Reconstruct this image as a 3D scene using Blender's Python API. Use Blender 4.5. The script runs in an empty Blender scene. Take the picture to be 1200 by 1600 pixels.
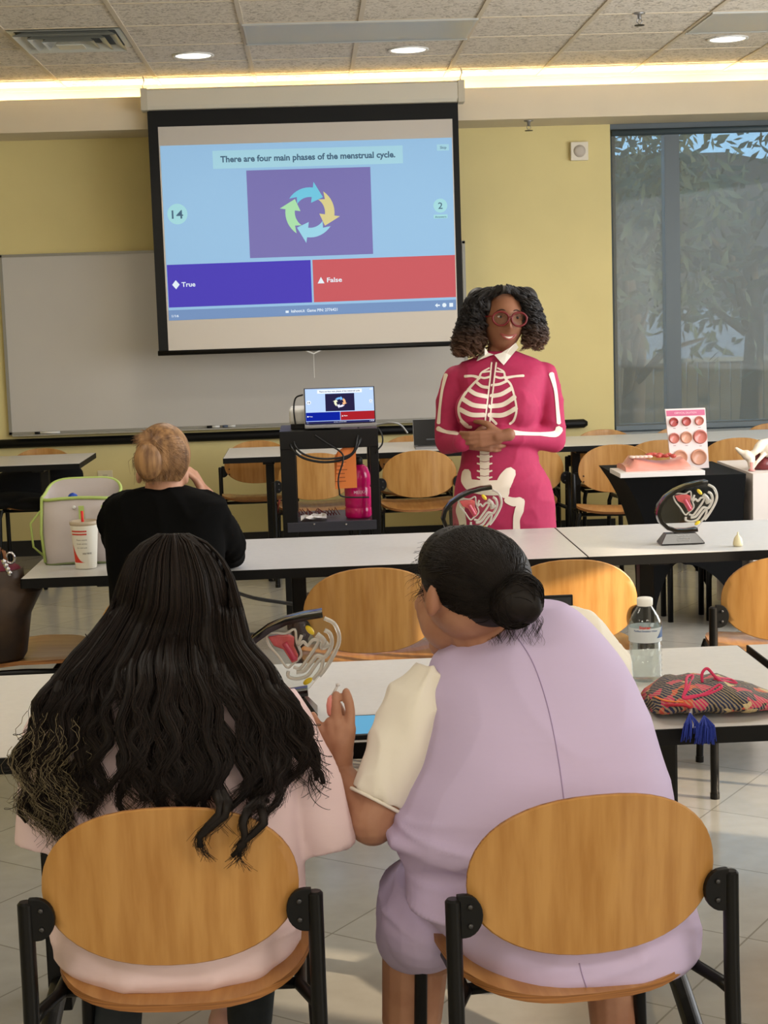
import bpy, bmesh, math, random
from mathutils import Vector, Matrix, noise
from mathutils.bvhtree import BVHTree
PI = math.pi
sc = bpy.context.scene
C = sc.collection
random.seed(7)
# ------------------------------------------------------------------ camera
FPX, VX, VY, ROLL, CH = 2549.0, 483.1, 491.4, .0325, 1.55
_D = Vector((VX-600, VY-800, FPX)).normalized()
_U = Vector((1, -ROLL, 0)).cross(_D).normalized()
if _U.y > 0: _U = -_U
_X = _D.cross(_U)
if _X.x < 0: _X = -_X
cam_d = bpy.data.cameras.new('camera'); cam = bpy.data.objects.new('camera', cam_d); C.objects.link(cam)
cam_d.sensor_fit = 'VERTICAL'; cam_d.sensor_height = 36; cam_d.lens = FPX/1600*36; cam_d.clip_end = 200
cx = Vector((_X.x, _D.x, _U.x)); cy = -Vector((_X.y, _D.y, _U.y)); cz = -Vector((_X.z, _D.z, _U.z))
M = Matrix((cx, cy, cz)).transposed().to_4x4(); M.translation = (0, 0, CH)
cam.matrix_world = M
sc.camera = cam
def ray(px, py):
    v = Vector((px-600, py-800, FPX)); return Vector((v.dot(_X), v.dot(_D), v.dot(_U)))
def at(px, py, Y):
    r = ray(px, py); return r*(Y/r.y)+Vector((0, 0, CH))
def atz(px, py, z):
    r = ray(px, py); return r*((z-CH)/r.z)+Vector((0, 0, CH))
# ------------------------------------------------------------------ world, sun, lamps, exposure
sc.view_settings.view_transform = 'Standard'; sc.view_settings.look = 'None'
sc.view_settings.exposure = 0.22; sc.view_settings.gamma = 1; sc.view_settings.use_curve_mapping = False
w = bpy.data.worlds.new('sky'); sc.world = w; w.use_nodes = True
bg = w.node_tree.nodes['Background']; bg.inputs[0].default_value = (.33, .58, .85, 1); bg.inputs[1].default_value = 3.2
def light(name, kind, loc, energy, color=(1, 1, 1), rot=(0, 0, 0), size=1, sizey=None, aim=None, **k):
    d = bpy.data.lights.new(name, kind); d.energy = energy; d.color = color
    if kind == 'AREA':
        d.size = size
        if sizey: d.shape = 'RECTANGLE'; d.size_y = sizey
    if kind == 'SUN': d.angle = math.radians(.6)
    if kind == 'SPOT': d.spot_size = k.get('spot', 1.8); d.spot_blend = .8; d.shadow_soft_size = .08
    if kind == 'POINT': d.shadow_soft_size = size
    o = bpy.data.objects.new(name, d); C.objects.link(o); o.location = loc; o.rotation_euler = rot
    if aim: o.rotation_euler = (Vector(aim)-Vector(loc)).to_track_quat('-Z', 'Y').to_euler()
    return o
SUN = Vector((-.84, .42, -.21))
sl = light('sun', 'SUN', (10, -4, 6), 9, (1, .80, .56)); sl.rotation_euler = SUN.to_track_quat('-Z', 'Y').to_euler()
# daylight through the tall windows of the right-hand wall; the soft overhead and rear fill is added
light('window_daylight', 'AREA', (4.25, 7.2, 1.75), 230, (.92, .95, 1), size=6.5, sizey=1.7, aim=(0, 9.2, 1.3))
light('window_daylight', 'AREA', (4.25, -.3, 1.65), 90, (1, .95, .88), size=4.0, sizey=1.7, aim=(0, .8, 1.1))
for x, y, e in ((-1.5, .2, 26), (1.3, .2, 26), (-1.4, 3.8, 16), (1.4, 3.8, 16), (0, 7.4, 20)):
    light('overhead_fill', 'AREA', (x, y, 3.0), e, (1, .93, .82), size=1.2, sizey=.6)  # added soft fill from above, not lit fixtures of the room
light('rear_fill', 'AREA', (-.5, -2.6, 1.9), 45, (1, .93, .84), size=5, sizey=2, aim=(0, 3, 1.1))  # added fill near the back wall

# ------------------------------------------------------------------ materials
def lin(c):
    return tuple(((v/255)/12.92 if v/255 <= .04045 else ((v/255+.055)/1.055)**2.4) for v in c)+(1,)
_m = {}
def mat(name, col, rough=.6, metal=0, noise_=0, scale=20, bump=0, emit=0, trans=0, alpha=1, spec=.5, stretch=None, col2=None, coat=0, sheen=0, ior=1.45):
    if name in _m: return _m[name]
    m = bpy.data.materials.new(name); m.use_nodes = True; _m[name] = m
    nt = m.node_tree; b = nt.nodes['Principled BSDF']; c = lin(col)
    b.inputs['Base Color'].default_value = c; b.inputs['Roughness'].default_value = rough
    b.inputs['Metallic'].default_value = metal; b.inputs['Specular IOR Level'].default_value = spec
    b.inputs['Transmission Weight'].default_value = trans; b.inputs['Alpha'].default_value = alpha
    b.inputs['Coat Weight'].default_value = coat; b.inputs['IOR'].default_value = ior
    if sheen: b.inputs['Sheen Weight'].default_value = sheen
    if emit: b.inputs['Emission Color'].default_value = c; b.inputs['Emission Strength'].default_value = emit
    m.diffuse_color = c
    if noise_ or bump or col2:
        tc = nt.nodes.new('ShaderNodeTexCoord'); mp = nt.nodes.new('ShaderNodeMapping')
        nt.links.new(tc.outputs['Object'], mp.inputs[0])
        if stretch: mp.inputs['Scale'].default_value = stretch
        n = nt.nodes.new('ShaderNodeTexNoise'); n.inputs['Scale'].default_value = scale; n.inputs['Detail'].default_value = 4
        nt.links.new(mp.outputs[0], n.inputs[0])
        if noise_ or col2:
            r = nt.nodes.new('ShaderNodeValToRGB')
            c2 = lin(col2) if col2 else tuple(v*(1-noise_) for v in c[:3])+(1,)
            c1 = c if col2 else tuple(min(1, v*(1+noise_*.5)) for v in c[:3])+(1,)
            r.color_ramp.elements[0].color = c2; r.color_ramp.elements[1].color = c1
            r.color_ramp.elements[0].position = .35; r.color_ramp.elements[1].position = .65
            nt.links.new(n.outputs['Fac'], r.inputs[0]); nt.links.new(r.outputs[0], b.inputs['Base Color'])
        if bump:
            bp = nt.nodes.new('ShaderNodeBump'); bp.inputs['Strength'].default_value = bump; bp.inputs['Distance'].default_value = .01
            nt.links.new(n.outputs['Fac'], bp.inputs['Height']); nt.links.new(bp.outputs[0], b.inputs['Normal'])
    return m
def nodes_of(m): return m.node_tree.nodes, m.node_tree.links
wood = mat('maple_ply', (188, 140, 78), .38, col2=(168, 118, 58), scale=6, stretch=(7, 7, .7), coat=.25, bump=.02)
wood_d = mat('maple_ply_seat', (186, 136, 78), .35, col2=(164, 112, 58), scale=6, stretch=(7, .8, 7), coat=.3)
plyedge = mat('ply_edge', (176, 120, 66), .6, col2=(118, 74, 40), scale=5, stretch=(1, 1, 60))
black = mat('black_metal', (8, 8, 9), .35, spec=.35)
blackp = mat('black_plastic', (11, 11, 12), .5, spec=.3)
lam = mat('white_laminate', (206, 204, 200), .33, noise_=.03, scale=60)
edge = mat('black_edge', (9, 9, 9), .55, spec=.25)
paint = mat('yellow_wall_paint', (220, 205, 146), .7, noise_=.03, scale=3, bump=.02)
cream = mat('cream_paint', (214, 203, 180), .7, noise_=.02, scale=4)
basem = mat('black_rubber_base', (24, 25, 27), .5)
chrome = mat('chrome', (200, 200, 205), .15, 1)
alu = mat('aluminium', (170, 170, 170), .35, .9)
white = mat('white_plastic', (225, 225, 222), .45)
# floor: vinyl tiles with thin seams
fl = mat('vinyl_tile_floor', (168, 164, 154), .16, spec=.5)
N, L = nodes_of(fl); b = N['Principled BSDF']
tc = N.new('ShaderNodeTexCoord'); br = N.new('ShaderNodeTexBrick'); br.offset = 0; br.squash = 1
br.inputs['Scale'].default_value = 1; br.inputs['Brick Width'].default_value = .46; br.inputs['Row Height'].default_value = .46
br.inputs['Mortar Size'].default_value = .0025
br.inputs['Color1'].default_value = lin((164, 161, 152)); br.inputs['Color2'].default_value = lin((170, 167, 158)); br.inputs['Mortar'].default_value = lin((134, 129, 119))
mp = N.new('ShaderNodeMapping'); mp.inputs['Rotation'].default_value = (0, 0, .62); L.new(tc.outputs['Object'], mp.inputs[0]); L.new(mp.outputs[0], br.inputs[0])
nz = N.new('ShaderNodeTexNoise'); nz.inputs['Scale'].default_value = 14; nz.inputs['Detail'].default_value = 6; L.new(tc.outputs['Object'], nz.inputs[0])
mx = N.new('ShaderNodeMixRGB'); mx.blend_type = 'MULTIPLY'; mx.inputs[0].default_value = .25
L.new(br.outputs[0], mx.inputs[1]); L.new(nz.outputs['Fac'], mx.inputs[2]); L.new(mx.outputs[0], b.inputs['Base Color'])
# ceiling tile: fissured mineral board
ct = mat('mineral_ceiling_tile', (190, 180, 162), .9)
N, L = nodes_of(ct); b = N['Principled BSDF']; tc = N.new('ShaderNodeTexCoord')
nz = N.new('ShaderNodeTexNoise'); nz.inputs['Scale'].default_value = 34; nz.inputs['Detail'].default_value = 5; nz.inputs['Distortion'].default_value = 1.5
L.new(tc.outputs['Object'], nz.inputs[0]); r = N.new('ShaderNodeValToRGB'); L.new(nz.outputs['Fac'], r.inputs[0])
r.color_ramp.elements[0].position = .36; r.color_ramp.elements[1].position = .5
r.color_ramp.elements[0].color = lin((172, 162, 146)); r.color_ramp.elements[1].color = lin((222, 213, 198)); L.new(r.outputs[0], b.inputs['Base Color'])
bp = N.new('ShaderNodeBump'); bp.inputs['Strength'].default_value = .4; bp.inputs['Distance'].default_value = .01; L.new(nz.outputs['Fac'], bp.inputs['Height']); L.new(bp.outputs[0], b.inputs['Normal'])

# ------------------------------------------------------------------ mesh helper
class MB:
    def __init__(s): s.b = bmesh.new(); s.mats = []; s.mi = 0
    def use(s, m):
        if m not in s.mats: s.mats.append(m)
        s.mi = s.mats.index(m); return s
    def f(s, vs):
        try:
            f = s.b.faces.new(vs); f.material_index = s.mi; return f
        except ValueError: return None
    def v(s, p): return s.b.verts.new(p)
    def box(s, c, d, rz=0, mtx=None):
        c = Vector(c); R = mtx or Matrix.Rotation(rz, 3, 'Z')
        vs = [s.v(c+R@Vector((x*d[0]/2, y*d[1]/2, z*d[2]/2))) for x in (-1, 1) for y in (-1, 1) for z in (-1, 1)]
        for q in ((0, 1, 3, 2), (4, 6, 7, 5), (0, 4, 5, 1), (2, 3, 7, 6), (0, 2, 6, 4), (1, 5, 7, 3)): s.f([vs[i] for i in q])
        return s
    def bx(s, x0, x1, y0, y1, z0, z1): return s.box(((x0+x1)/2, (y0+y1)/2, (z0+z1)/2), (x1-x0, y1-y0, z1-z0))
    def quad(s, *p): s.f([s.v(q) for q in p]); return s
    def rings(s, rs, cap=True, close=False):
        R = [[s.v(p) for p in r] for r in rs]; n = len(R[0])
        pairs = list(zip(R, R[1:]))
        if close: pairs.append((R[-1], R[0]))
        for a, b in pairs:
            for i in range(n): s.f((a[i], a[(i+1) % n], b[(i+1) % n], b[i]))
        if cap and not close: s.f(R[0][::-1]); s.f(R[-1])
        return s
    def tube(s, pts, r, seg=10, cap=True, close=False, flat=1):
        pts = [Vector(p) for p in pts]; n = len(pts)
        rr = r if isinstance(r, (list, tuple)) else [r]*n
        rs = []; up = None
        for i, p in enumerate(pts):
            if close: t = pts[(i+1) % n]-pts[i-1]
            else: t = pts[min(i+1, n-1)]-pts[max(i-1, 0)]
            if t.length < 1e-9: t = Vector((0, 0, 1))
            t.normalize()
            if up is None:
                up = Vector((0, 0, 1)) if abs(t.z) < .9 else Vector((1, 0, 0))
            a = t.cross(up)
            if a.length < 1e-6: a = t.cross(Vector((0, 1, 0)))
            a.normalize(); b2 = a.cross(t).normalized(); up = b2
            rs.append([p+(a*math.cos(2*PI*k/seg)+b2*math.sin(2*PI*k/seg)*flat)*rr[i] for k in range(seg)])
        return s.rings(rs, cap, close)
    def cyl(s, p0, p1, r0, r1=None, seg=16): return s.tube([p0, p1], [r0, r1 if r1 is not None else r0], seg)
    def ell(s, c, r, seg=20, rin=12, mtx=None):
        c = Vector(c); Mx = mtx or Matrix.Identity(3)
        if not hasattr(r, '__len__'): r = (r, r, r)
        def P(a, bb): return c+Mx@Vector((r[0]*math.sin(a)*math.cos(bb), r[1]*math.sin(a)*math.sin(bb), r[2]*math.cos(a)))
        top = s.v(P(0, 0)); bot = s.v(P(PI, 0))
        R = [[s.v(P(PI*i/rin, 2*PI*k/seg)) for k in range(seg)] for i in range(1, rin)]
        for k in range(seg):
            s.f((top, R[0][k], R[0][(k+1) % seg])); s.f((bot, R[-1][(k+1) % seg], R[-1][k]))
        for a, b2 in zip(R, R[1:]):
            for k in range(seg): s.f((a[k], b2[k], b2[(k+1) % seg], a[(k+1) % seg]))
        return s
    def chain(s, pts, rs, seg=14):           # limb: spheres at the joints, tapered sections between
        for i in range(len(pts)-1): s.cyl(pts[i], pts[i+1], rs[i], rs[i+1], seg)
        for p, r in zip(pts, rs): s.ell(p, r, seg, 8)
        return s
    def lathe(s, prof, c=(0, 0, 0), seg=28, cap=True, mtx=None):
        c = Vector(c); Mx = mtx or Matrix.Identity(3)
        return s.rings([[c+Mx@Vector((r*math.cos(2*PI*k/seg), r*math.sin(2*PI*k/seg), z)) for k in range(seg)] for r, z in prof], cap)
    def prism(s, poly, o, ux, uy, depth):    # polygon in plane (o, ux, uy), extruded along depth vector
        o = Vector(o); ux = Vector(ux); uy = Vector(uy); d = Vector(depth)
        A = [s.v(o+ux*a+uy*b2) for a, b2 in poly]; B = [s.v(p.co+d) for p in A]
        n = len(A)
        s.f(A[::-1]); s.f(B)
        for i in range(n): s.f((A[i], A[(i+1) % n], B[(i+1) % n], B[i]))
        return s
    def build(s, name, m=None, parent=None, smooth=False, loc=None, bevel=0, bseg=2, subsurf=0, auto=None):
        if m and not s.mats: s.mats = [m]
        bmesh.ops.recalc_face_normals(s.b, faces=s.b.faces)
        off = Vector(loc) if loc is not None else (parent.get_off() if hasattr(parent, 'get_off') else None)
        if off is None and parent is not None: off = OFF.get(parent.name)
        if off is not None: bmesh.ops.translate(s.b, vec=-off, verts=s.b.verts)
        me = bpy.data.meshes.new(name)
        if bevel:
            es = [e for e in s.b.edges if len(e.link_faces) == 2 and e.calc_face_angle(0) > .6]
            bmesh.ops.bevel(s.b, geom=es, offset=bevel, segments=bseg, affect='EDGES', profile=.7, clamp_overlap=True)
        s.b.to_mesh(me); s.b.free()
        for mm in s.mats: me.materials.append(mm)
        o = bpy.data.objects.new(name, me); C.objects.link(o)
        if loc is not None: o.location = loc
        if parent is not None: o.parent = parent
        if parent is None or off is not None:
            OFF[o.name] = Vector(loc) if loc is not None else (off if parent is not None else Vector((0, 0, 0)))
        if smooth:
            me.polygons.foreach_set('use_smooth', [True]*len(me.polygons))
            if auto is not None:
                try: me.set_sharp_from_angle(angle=auto)
                except Exception: pass
        if subsurf:
            md = o.modifiers.new('s', 'SUBSURF'); md.levels = subsurf; md.render_levels = subsurf
        return o
OFF = {}
def tag(o, label=None, cat=None, group=None, kind=None):
    if label: o['label'] = label
    if cat: o['category'] = cat
    if group: o['group'] = group
    if kind: o['kind'] = kind
    return o
def thing(name, label, cat, loc=(0, 0, 0), rz=0, group=None, world=False):
    o = bpy.data.objects.new(name, None); C.objects.link(o); o.empty_display_size = .1
    o.location = loc; o.rotation_euler = (0, 0, rz)
    if world: OFF[o.name] = Vector(loc)       # children are then given in world coordinates
    return tag(o, label, cat, group)
def copy_tree(o, parent=None):
    c = o.copy(); C.objects.link(c); c.parent = parent
    for ch in list(o.children): copy_tree(ch, c)
    return c
def place(proto, used, loc, rz, label, group=None):
    o = proto if not used else copy_tree(proto)
    o.location = loc; o.rotation_euler = (0, 0, rz); o['label'] = label
    if group: o['group'] = group
    return o
def struct(mb, name, m=None, **k):
    return tag(mb.build(name, m, **k), kind='structure')
def eval_mesh(o):
    bpy.context.view_layer.update()
    dg = bpy.context.evaluated_depsgraph_get(); me = bpy.data.meshes.new_from_object(o.evaluated_get(dg))
    old = o.data; o.modifiers.clear(); o.data = me
    return o
def remesh(o, vox=.006, smooth=4, fac=.5):
    md = o.modifiers.new('r', 'REMESH'); md.mode = 'VOXEL'; md.voxel_size = vox; md.use_smooth_shade = True
    if smooth: sm = o.modifiers.new('k', 'SMOOTH'); sm.iterations = smooth; sm.factor = fac
    mats = [m for m in o.data.materials]
    eval_mesh(o); o.data.materials.clear()
    for m in mats: o.data.materials.append(m)
    o.data.polygons.foreach_set('use_smooth', [True]*len(o.data.polygons))
    return o
def wrinkle(o, amp, sc_, seed=0, zr=None, ridge=True):
    """push soft cloth folds into a mesh along its normals"""
    me = o.data; ns = [v.normal.copy() for v in me.vertices]; off = OFF.get(o.parent.name, Vector((0, 0, 0))) if o.parent else Vector((0, 0, 0))
    for v, n in zip(me.vertices, ns):
        p = v.co; k = 1
        if zr:
            z = p.z+off.z; k = math.exp(-((z-zr[0])/zr[1])**2)
            if k < .02: continue
        q = Vector((p.x*sc_[0]+seed, p.y*sc_[1], p.z*sc_[2]))
        q += .35*noise.noise_vector(q*.7)
        h = noise.noise(q)
        if ridge: h = (1-min(1, abs(h)*2.6))**2-.25
        v.co = p+n*(amp*k*h)
    me.update(); return o
def text_mesh(s, size=1, bold=0):
    cu = bpy.data.curves.new('t', 'FONT'); cu.body = s; cu.size = size; cu.offset = bold; cu.resolution_u = 3
    o = bpy.data.objects.new('t', cu); C.objects.link(o); bpy.context.view_layer.update()
    me = bpy.data.meshes.new_from_object(o.evaluated_get(bpy.context.evaluated_depsgraph_get()))
    vs = [v.co.copy() for v in me.vertices]; fs = [tuple(p.vertices) for p in me.polygons]
    bpy.data.objects.remove(o); bpy.data.curves.remove(cu)
    return vs, fs
def text_on(mb, s, fn, bold=0, width=None, height=None, x0=0, y0=0, center=False):
    """lay flat text through fn(x, y)->world; width or cap height is in fn's units"""
    vs, fs = text_mesh(s, 1, bold)
    if not vs: return mb
    mnx = min(v.x for v in vs); mxx = max(v.x for v in vs)
    k = (width/(mxx-mnx)) if width else height/.7
    ky = height/.7 if height else k
    sh = -(mxx-mnx)/2*k if center else 0
    V = [mb.v(fn(x0+sh+(v.x-mnx)*k, y0+v.y*ky)) for v in vs]
    for f in fs: mb.f([V[i] for i in f])
    return mb
# ================================================================== ROOM SHELL
struct(MB().bx(-4.5, 4.5, -3, 11.1, -.1, 0), 'floor', fl)
WY = 10.95
wl = MB()
wl.bx(-4.5, 2.035, WY, WY+.15, 0, 3.3); wl.bx(2.035, 4.5, WY, WY+.15, 0, .68); wl.bx(2.035, 4.5, WY, WY+.15, 2.76, 3.3)
wl.bx(4.35, 4.5, WY, WY+.15, .68, 2.76)
struct(wl, 'wall_front', paint)
struct(MB().bx(-4.65, -4.5, -3, 11.1, 0, 3.3), 'wall_left', paint)
struct(MB().bx(-4.65, 4.65, -3.15, -3, 0, 3.3), 'wall_back', paint)
wr = MB()   # right wall (out of frame); window openings and slats sized to steer the low sun
OX0, OX1 = 2.85, 3.62
wr.bx(4.5, 4.65, -3, 1.15, 0, 3.3); wr.bx(4.5, 4.65, 1.15, 1.6, 0, 1.0); wr.bx(4.5, 4.65, 1.15, 1.6, 1.22, 3.3); wr.bx(4.5, 4.65, 1.6, OX0, 0, 3.3); wr.bx(4.5, 4.65, OX1, 11.1, 0, 3.3)
wr.bx(4.5, 4.65, OX0, OX1, 0, .75); wr.bx(4.5, 4.65, OX0, OX1, 1.67, 3.3)
for k in range(3): wr.bx(4.52, 4.6, OX0, OX1, .9+k*.13, .93+k*.13)
struct(wr, 'wall_right', paint)
TX0, TY0, T = -.29, 10.466, .6096
CZ = 3.044
struct(MB().bx(-4.5, 4.5, -3, WY, CZ, CZ+.08), 'ceiling', ct)
g = MB()
for i in range(-7, 8):
    x = TX0+i*T
    g.bx(x-.012, x+.012, -3, 10.8, CZ-.006, CZ+.002)
for j in range(0, 22):
    y = TY0-j*T; g.bx(-4.5, 4.5, y-.008, y+.008, CZ-.004, CZ+.002)
g.bx(-4.5, 4.5, 10.77, 10.80, CZ-.02, CZ+.002)
struct(g, 'trim_1', mat('ceiling_grid_paint', (205, 192, 168), .6))
# light cove in front of the wall
cv = MB(); cv.prism([(0, 0), (.45, 0), (.45, .04), (.03, .04), (.03, .2), (0, .2)], (-4.5, 10.5, 2.735), (0, 1, 0), (0, 0, 1), (9, 0, 0))
struct(cv, 'trim_2', cream)
struct(MB().bx(-4.5, 4.5, 10.82, WY-.001, 2.775, CZ), 'trim_3', mat('cove_back_paint', (232, 220, 184), .7))
struct(MB().bx(-4.5, 2.03, WY-.012, WY, 0, .105), 'baseboard_front', basem)
struct(MB().bx(-4.5, -4.488, -3, WY, 0, .105), 'baseboard_left', basem)
# cove tubes lie in the trough
cove_e = mat('warm_tube', (255, 234, 188), .5, emit=34)
for k in range(6):
    x = -3.9+k*1.3
    o = MB().cyl((x, 10.66, 2.815), (x+1.2, 10.66, 2.815), .016).build('cove_lamp', cove_e, loc=(x, 10.66, 2.8), smooth=True)
    tag(o, 'warm fluorescent tube lying hidden in the ceiling cove above the front wall', 'lamp', 'cove tubes above the front wall')
# window: frame, mullion, glass
gl = bpy.data.materials.new('window_glass'); gl.use_nodes = True
N, L = nodes_of(gl); N.remove(N['Principled BSDF']); t_ = N.new('ShaderNodeBsdfTransparent'); t_.inputs[0].default_value = (.93, .97, .97, 1)
g_ = N.new('ShaderNodeBsdfGlossy'); g_.inputs['Roughness'].default_value = .02; mx_ = N.new('ShaderNodeMixShader'); mx_.inputs[0].default_value = .06
L.new(t_.outputs[0], mx_.inputs[1]); L.new(g_.outputs[0], mx_.inputs[2]); L.new(mx_.outputs[0], N['Material Output'].inputs[0])
wf = MB(); fy0, fy1 = 11.0, 11.07
wf.bx(2.035, 2.075, fy0, fy1, .68, 2.76); wf.bx(2.075, 4.35, fy0, fy1, 2.67, 2.76); wf.bx(2.075, 4.35, fy0, fy1, .68, .74)
wf.bx(2.40, 2.50, fy0-.03, fy1, .74, 2.67); wf.bx(3.75, 3.85, fy0-.03, fy1, .74, 2.67); wf.bx(4.31, 4.35, fy0, fy1, .74, 2.67)
win = struct(wf, 'window_1', mat('window_frame_grey', (92, 100, 104), .5, .3))
MB().bx(2.075, 4.31, 11.03, 11.036, .74, 2.67).build('pane', gl, win)
MB().bx(2.035, 4.35, WY-.02, 11.0, .66, .69).build('sill', mat('sill_grey', (140, 146, 148), .5), win)
# roller shade fabric
shm = bpy.data.materials.new('shade_mesh_fabric'); shm.use_nodes = True
N, L = nodes_of(shm); N.remove(N['Principled BSDF'])
t_ = N.new('ShaderNodeBsdfTransparent'); d_ = N.new('ShaderNodeBsdfDiffuse'); d_.inputs[0].default_value = lin((132, 132, 124)); tl = N.new('ShaderNodeBsdfTranslucent'); tl.inputs[0].default_value = lin((170, 174, 172))
m1 = N.new('ShaderNodeMixShader'); m1.inputs[0].default_value = .12; m2 = N.new('ShaderNodeMixShader'); m2.inputs[0].default_value = .47
L.new(d_.outputs[0], m1.inputs[1]); L.new(tl.outputs[0], m1.inputs[2]); L.new(t_.outputs[0], m2.inputs[1]); L.new(m1.outputs[0], m2.inputs[2]); L.new(m2.outputs[0], N['Material Output'].inputs[0])
for x0, x1, lb in ((2.05, 3.79, 'grey translucent roller shade lowered over the window left of the frame edge'),):
    t = thing('roller_shade', 'grey see-through roller shade drawn down over the tall window', 'window shade', (x0, 10.97, .7), world=True)
    MB().bx(x0, x1+.5, 10.972, 10.974, .72, 2.67).build('shade_fabric', shm, t)
    MB().bx(x0, x1+.5, 10.965, 10.98, .70, .73).build('bottom_bar', mat('shade_bar', (110, 122, 130), .5), t)
    MB().cyl((x0, 10.975, 2.68), (x1+.5, 10.975, 2.68), .022).build('roller_tube', mat('shade_tube', (70, 84, 92), .5), t, smooth=True)
# ------------------------------------------------------------------ outside
struct(MB().bx(-12, 26, 11.2, 60, -.6, -.5), 'trim_4', mat('ground_grass', (66, 70, 50), .9, noise_=.3, scale=2))
foliage = mat('leaf_green', (58, 70, 48), .7, noise_=.4, scale=3); bark = mat('bark', (88, 78, 66), .9, noise_=.3, scale=8)
def tree(x, y, h, r, n, label, seed, leaf=.09, low=.3):
    rnd = random.Random(seed); t = thing('tree', label, 'tree', (x, y, -.5), world=True, group=None)
    tr = MB(); br_ = []
    tr.tube([(x, y, -.5), (x+.1, y, h*.35), (x-.05, y, h*.7)], [.14, .1, .05], 8)
    for k in range(9):
        a = rnd.uniform(0, 6.28); z0 = h*rnd.uniform(.2, .6); e = Vector((x+math.cos(a)*r*.8, y+math.sin(a)*r*.8, z0+h*rnd.uniform(.15, .4)))
        tr.tube([(x, y, z0), (Vector((x, y, z0))+e)/2+Vector((0, 0, .15)), e], [.05, .035, .012], 6); br_.append(e)
    tr.build('trunk', bark, t, smooth=True)
    lf = MB()
    cl = [Vector((x+rnd.gauss(0, r*.5), y+rnd.gauss(0, r*.4), h*rnd.uniform(low, 1))) for _ in range(26)]+br_
    for k in range(n):
        c = rnd.choice(cl); p = c+Vector((rnd.gauss(0, .28), rnd.gauss(0, .28), rnd.gauss(0, .22)))
        a = Vector((rnd.gauss(0, 1), rnd.gauss(0, 1), rnd.gauss(0, 1))).normalized(); b2 = a.orthogonal().normalized(); s = leaf*rnd.uniform(.6, 1.3)
        lf.quad(p-a*s, p+b2*s*.4, p+a*s, p-b2*s*.4)
    lf.build('foliage', foliage, t)
tree(3.0, 15.5, 3.3, 1.0, 1500, 'leafy tree outside the left pane of the window', 1)
tree(4.7, 17.5, 3.9, 1.5, 2200, 'spreading tree behind the right pane with branches against the sky', 2, low=.35)
tree(6.3, 16.5, 3.6, 1.1, 1100, 'leafy tree outside at the right edge of the window', 5)
hs = thing('house', 'neighbouring house with a low dark roof seen through the window shade', 'building', (6.2, 25, -.5), world=True)
MB().bx(-1.2, 11.5, 24, 31, -.5, 2.35).build('wall', mat('house_siding', (84, 88, 92), .8), hs)
MB().prism([(-7.0, 0), (7.0, 0), (.8, 1.35), (-.8, 1.35)], (5.2, 23.4, 2.3), (1, 0, 0), (0, 0, 1), (0, 8, 0)).build('roof', mat('roof_shingle', (66, 68, 70), .8, noise_=.2, scale=4), hs)
MB().bx(4.9, 6.6, 23.9, 24.0, .35, 1.45).build('window_frame', mat('house_window_frame', (130, 144, 160), .6), hs)
fe = thing('fence', 'pale wooden fence outside the window below the trees', 'fence', (4, 19, -.5), world=True)
fp = MB()
for k in range(70): fp.bx(.5+k*.13, .5+k*.13+.115, 19, 19.03, -.5, .85)
fp.build('fence_panel', mat('fence_wood', (96, 92, 78), .8, noise_=.25, scale=3), fe)
MB().bx(.5, 9.6, 18.95, 19.0, .85, .9).build('top_rail', mat('fence_rail', (140, 140, 130), .8), fe)
# ================================================================== CEILING ITEMS
met = mat('vent_steel', (206, 208, 200), .35, .25)
vx0, vx1, vy0, vy1 = TX0-2*T+.02, TX0-T-.02, TY0-3*T+.02, TY0-2*T-.02
vc = Vector(((vx0+vx1)/2, (vy0+vy1)/2, CZ))
t = thing('ceiling_vent', 'square metal air diffuser with nested louvres set in the ceiling', 'vent', vc, world=True)
def frame(mb, c, a, w, z0, z1, drop=0):
    for sx, sy, lx, ly in ((1, 0, 0, 1), (-1, 0, 0, 1), (0, 1, 1, 0), (0, -1, 1, 0)):
        o1 = a; i1 = a-w
        if sx: P = [(sx*o1, -o1), (sx*o1, o1), (sx*i1, i1), (sx*i1, -i1)]
        else: P = [(-o1, sy*o1), (o1, sy*o1), (i1, sy*i1), (-i1, sy*i1)]
        zz = (z0, z0, z1, z1)
        mb.quad(*[(c[0]+p[0], c[1]+p[1], z) for p, z in zip(P, zz)])
        mb.quad(*[(c[0]+p[0], c[1]+p[1], z+.004) for p, z in zip(P, zz)])
MB().bx(vc.x-.27, vc.x+.27, vc.y-.27, vc.y+.27, CZ-.003, CZ-.001).build('backing', mat('vent_dark', (84, 86, 82), .7), t)
mb = MB(); frame(mb, vc, .29, .03, CZ-.008, CZ-.008); mb.build('frame', met, t)
for k, a in enumerate((.265, .20, .135)):
    mb = MB(); frame(mb, vc, a, .05, CZ-.034-.004*k, CZ-.006); mb.build('louvre', met, t)
MB().bx(vc.x-.07, vc.x+.07, vc.y-.07, vc.y+.07, CZ-.05, CZ-.045).build('center_plate', met, t)
for (px, py, lb) in ((302, 86, 'round recessed downlight left of the screen, glowing white'), (638, 77, 'round recessed downlight above the right half of the screen, glowing white'), (1137, 60, 'round recessed downlight near the right edge above the window')):
    c = atz(px, py, CZ); t = thing('downlight', lb, 'ceiling light', c, world=True, group='recessed downlights in the ceiling')
    MB().lathe([(.118, 0), (.12, -.006), (.105, -.008), (.1, 0)], c).build('trim_ring', white, t, smooth=True)
    MB().lathe([(.1, -.001), (.0999, -.005)], c).build('lens', mat('downlight_lens', (255, 246, 225), .4, emit=2.4), t)
    light('downlight_beam', 'SPOT', c-Vector((0, 0, .02)), 34, (1, .85, .62), spot=2.3)
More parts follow.
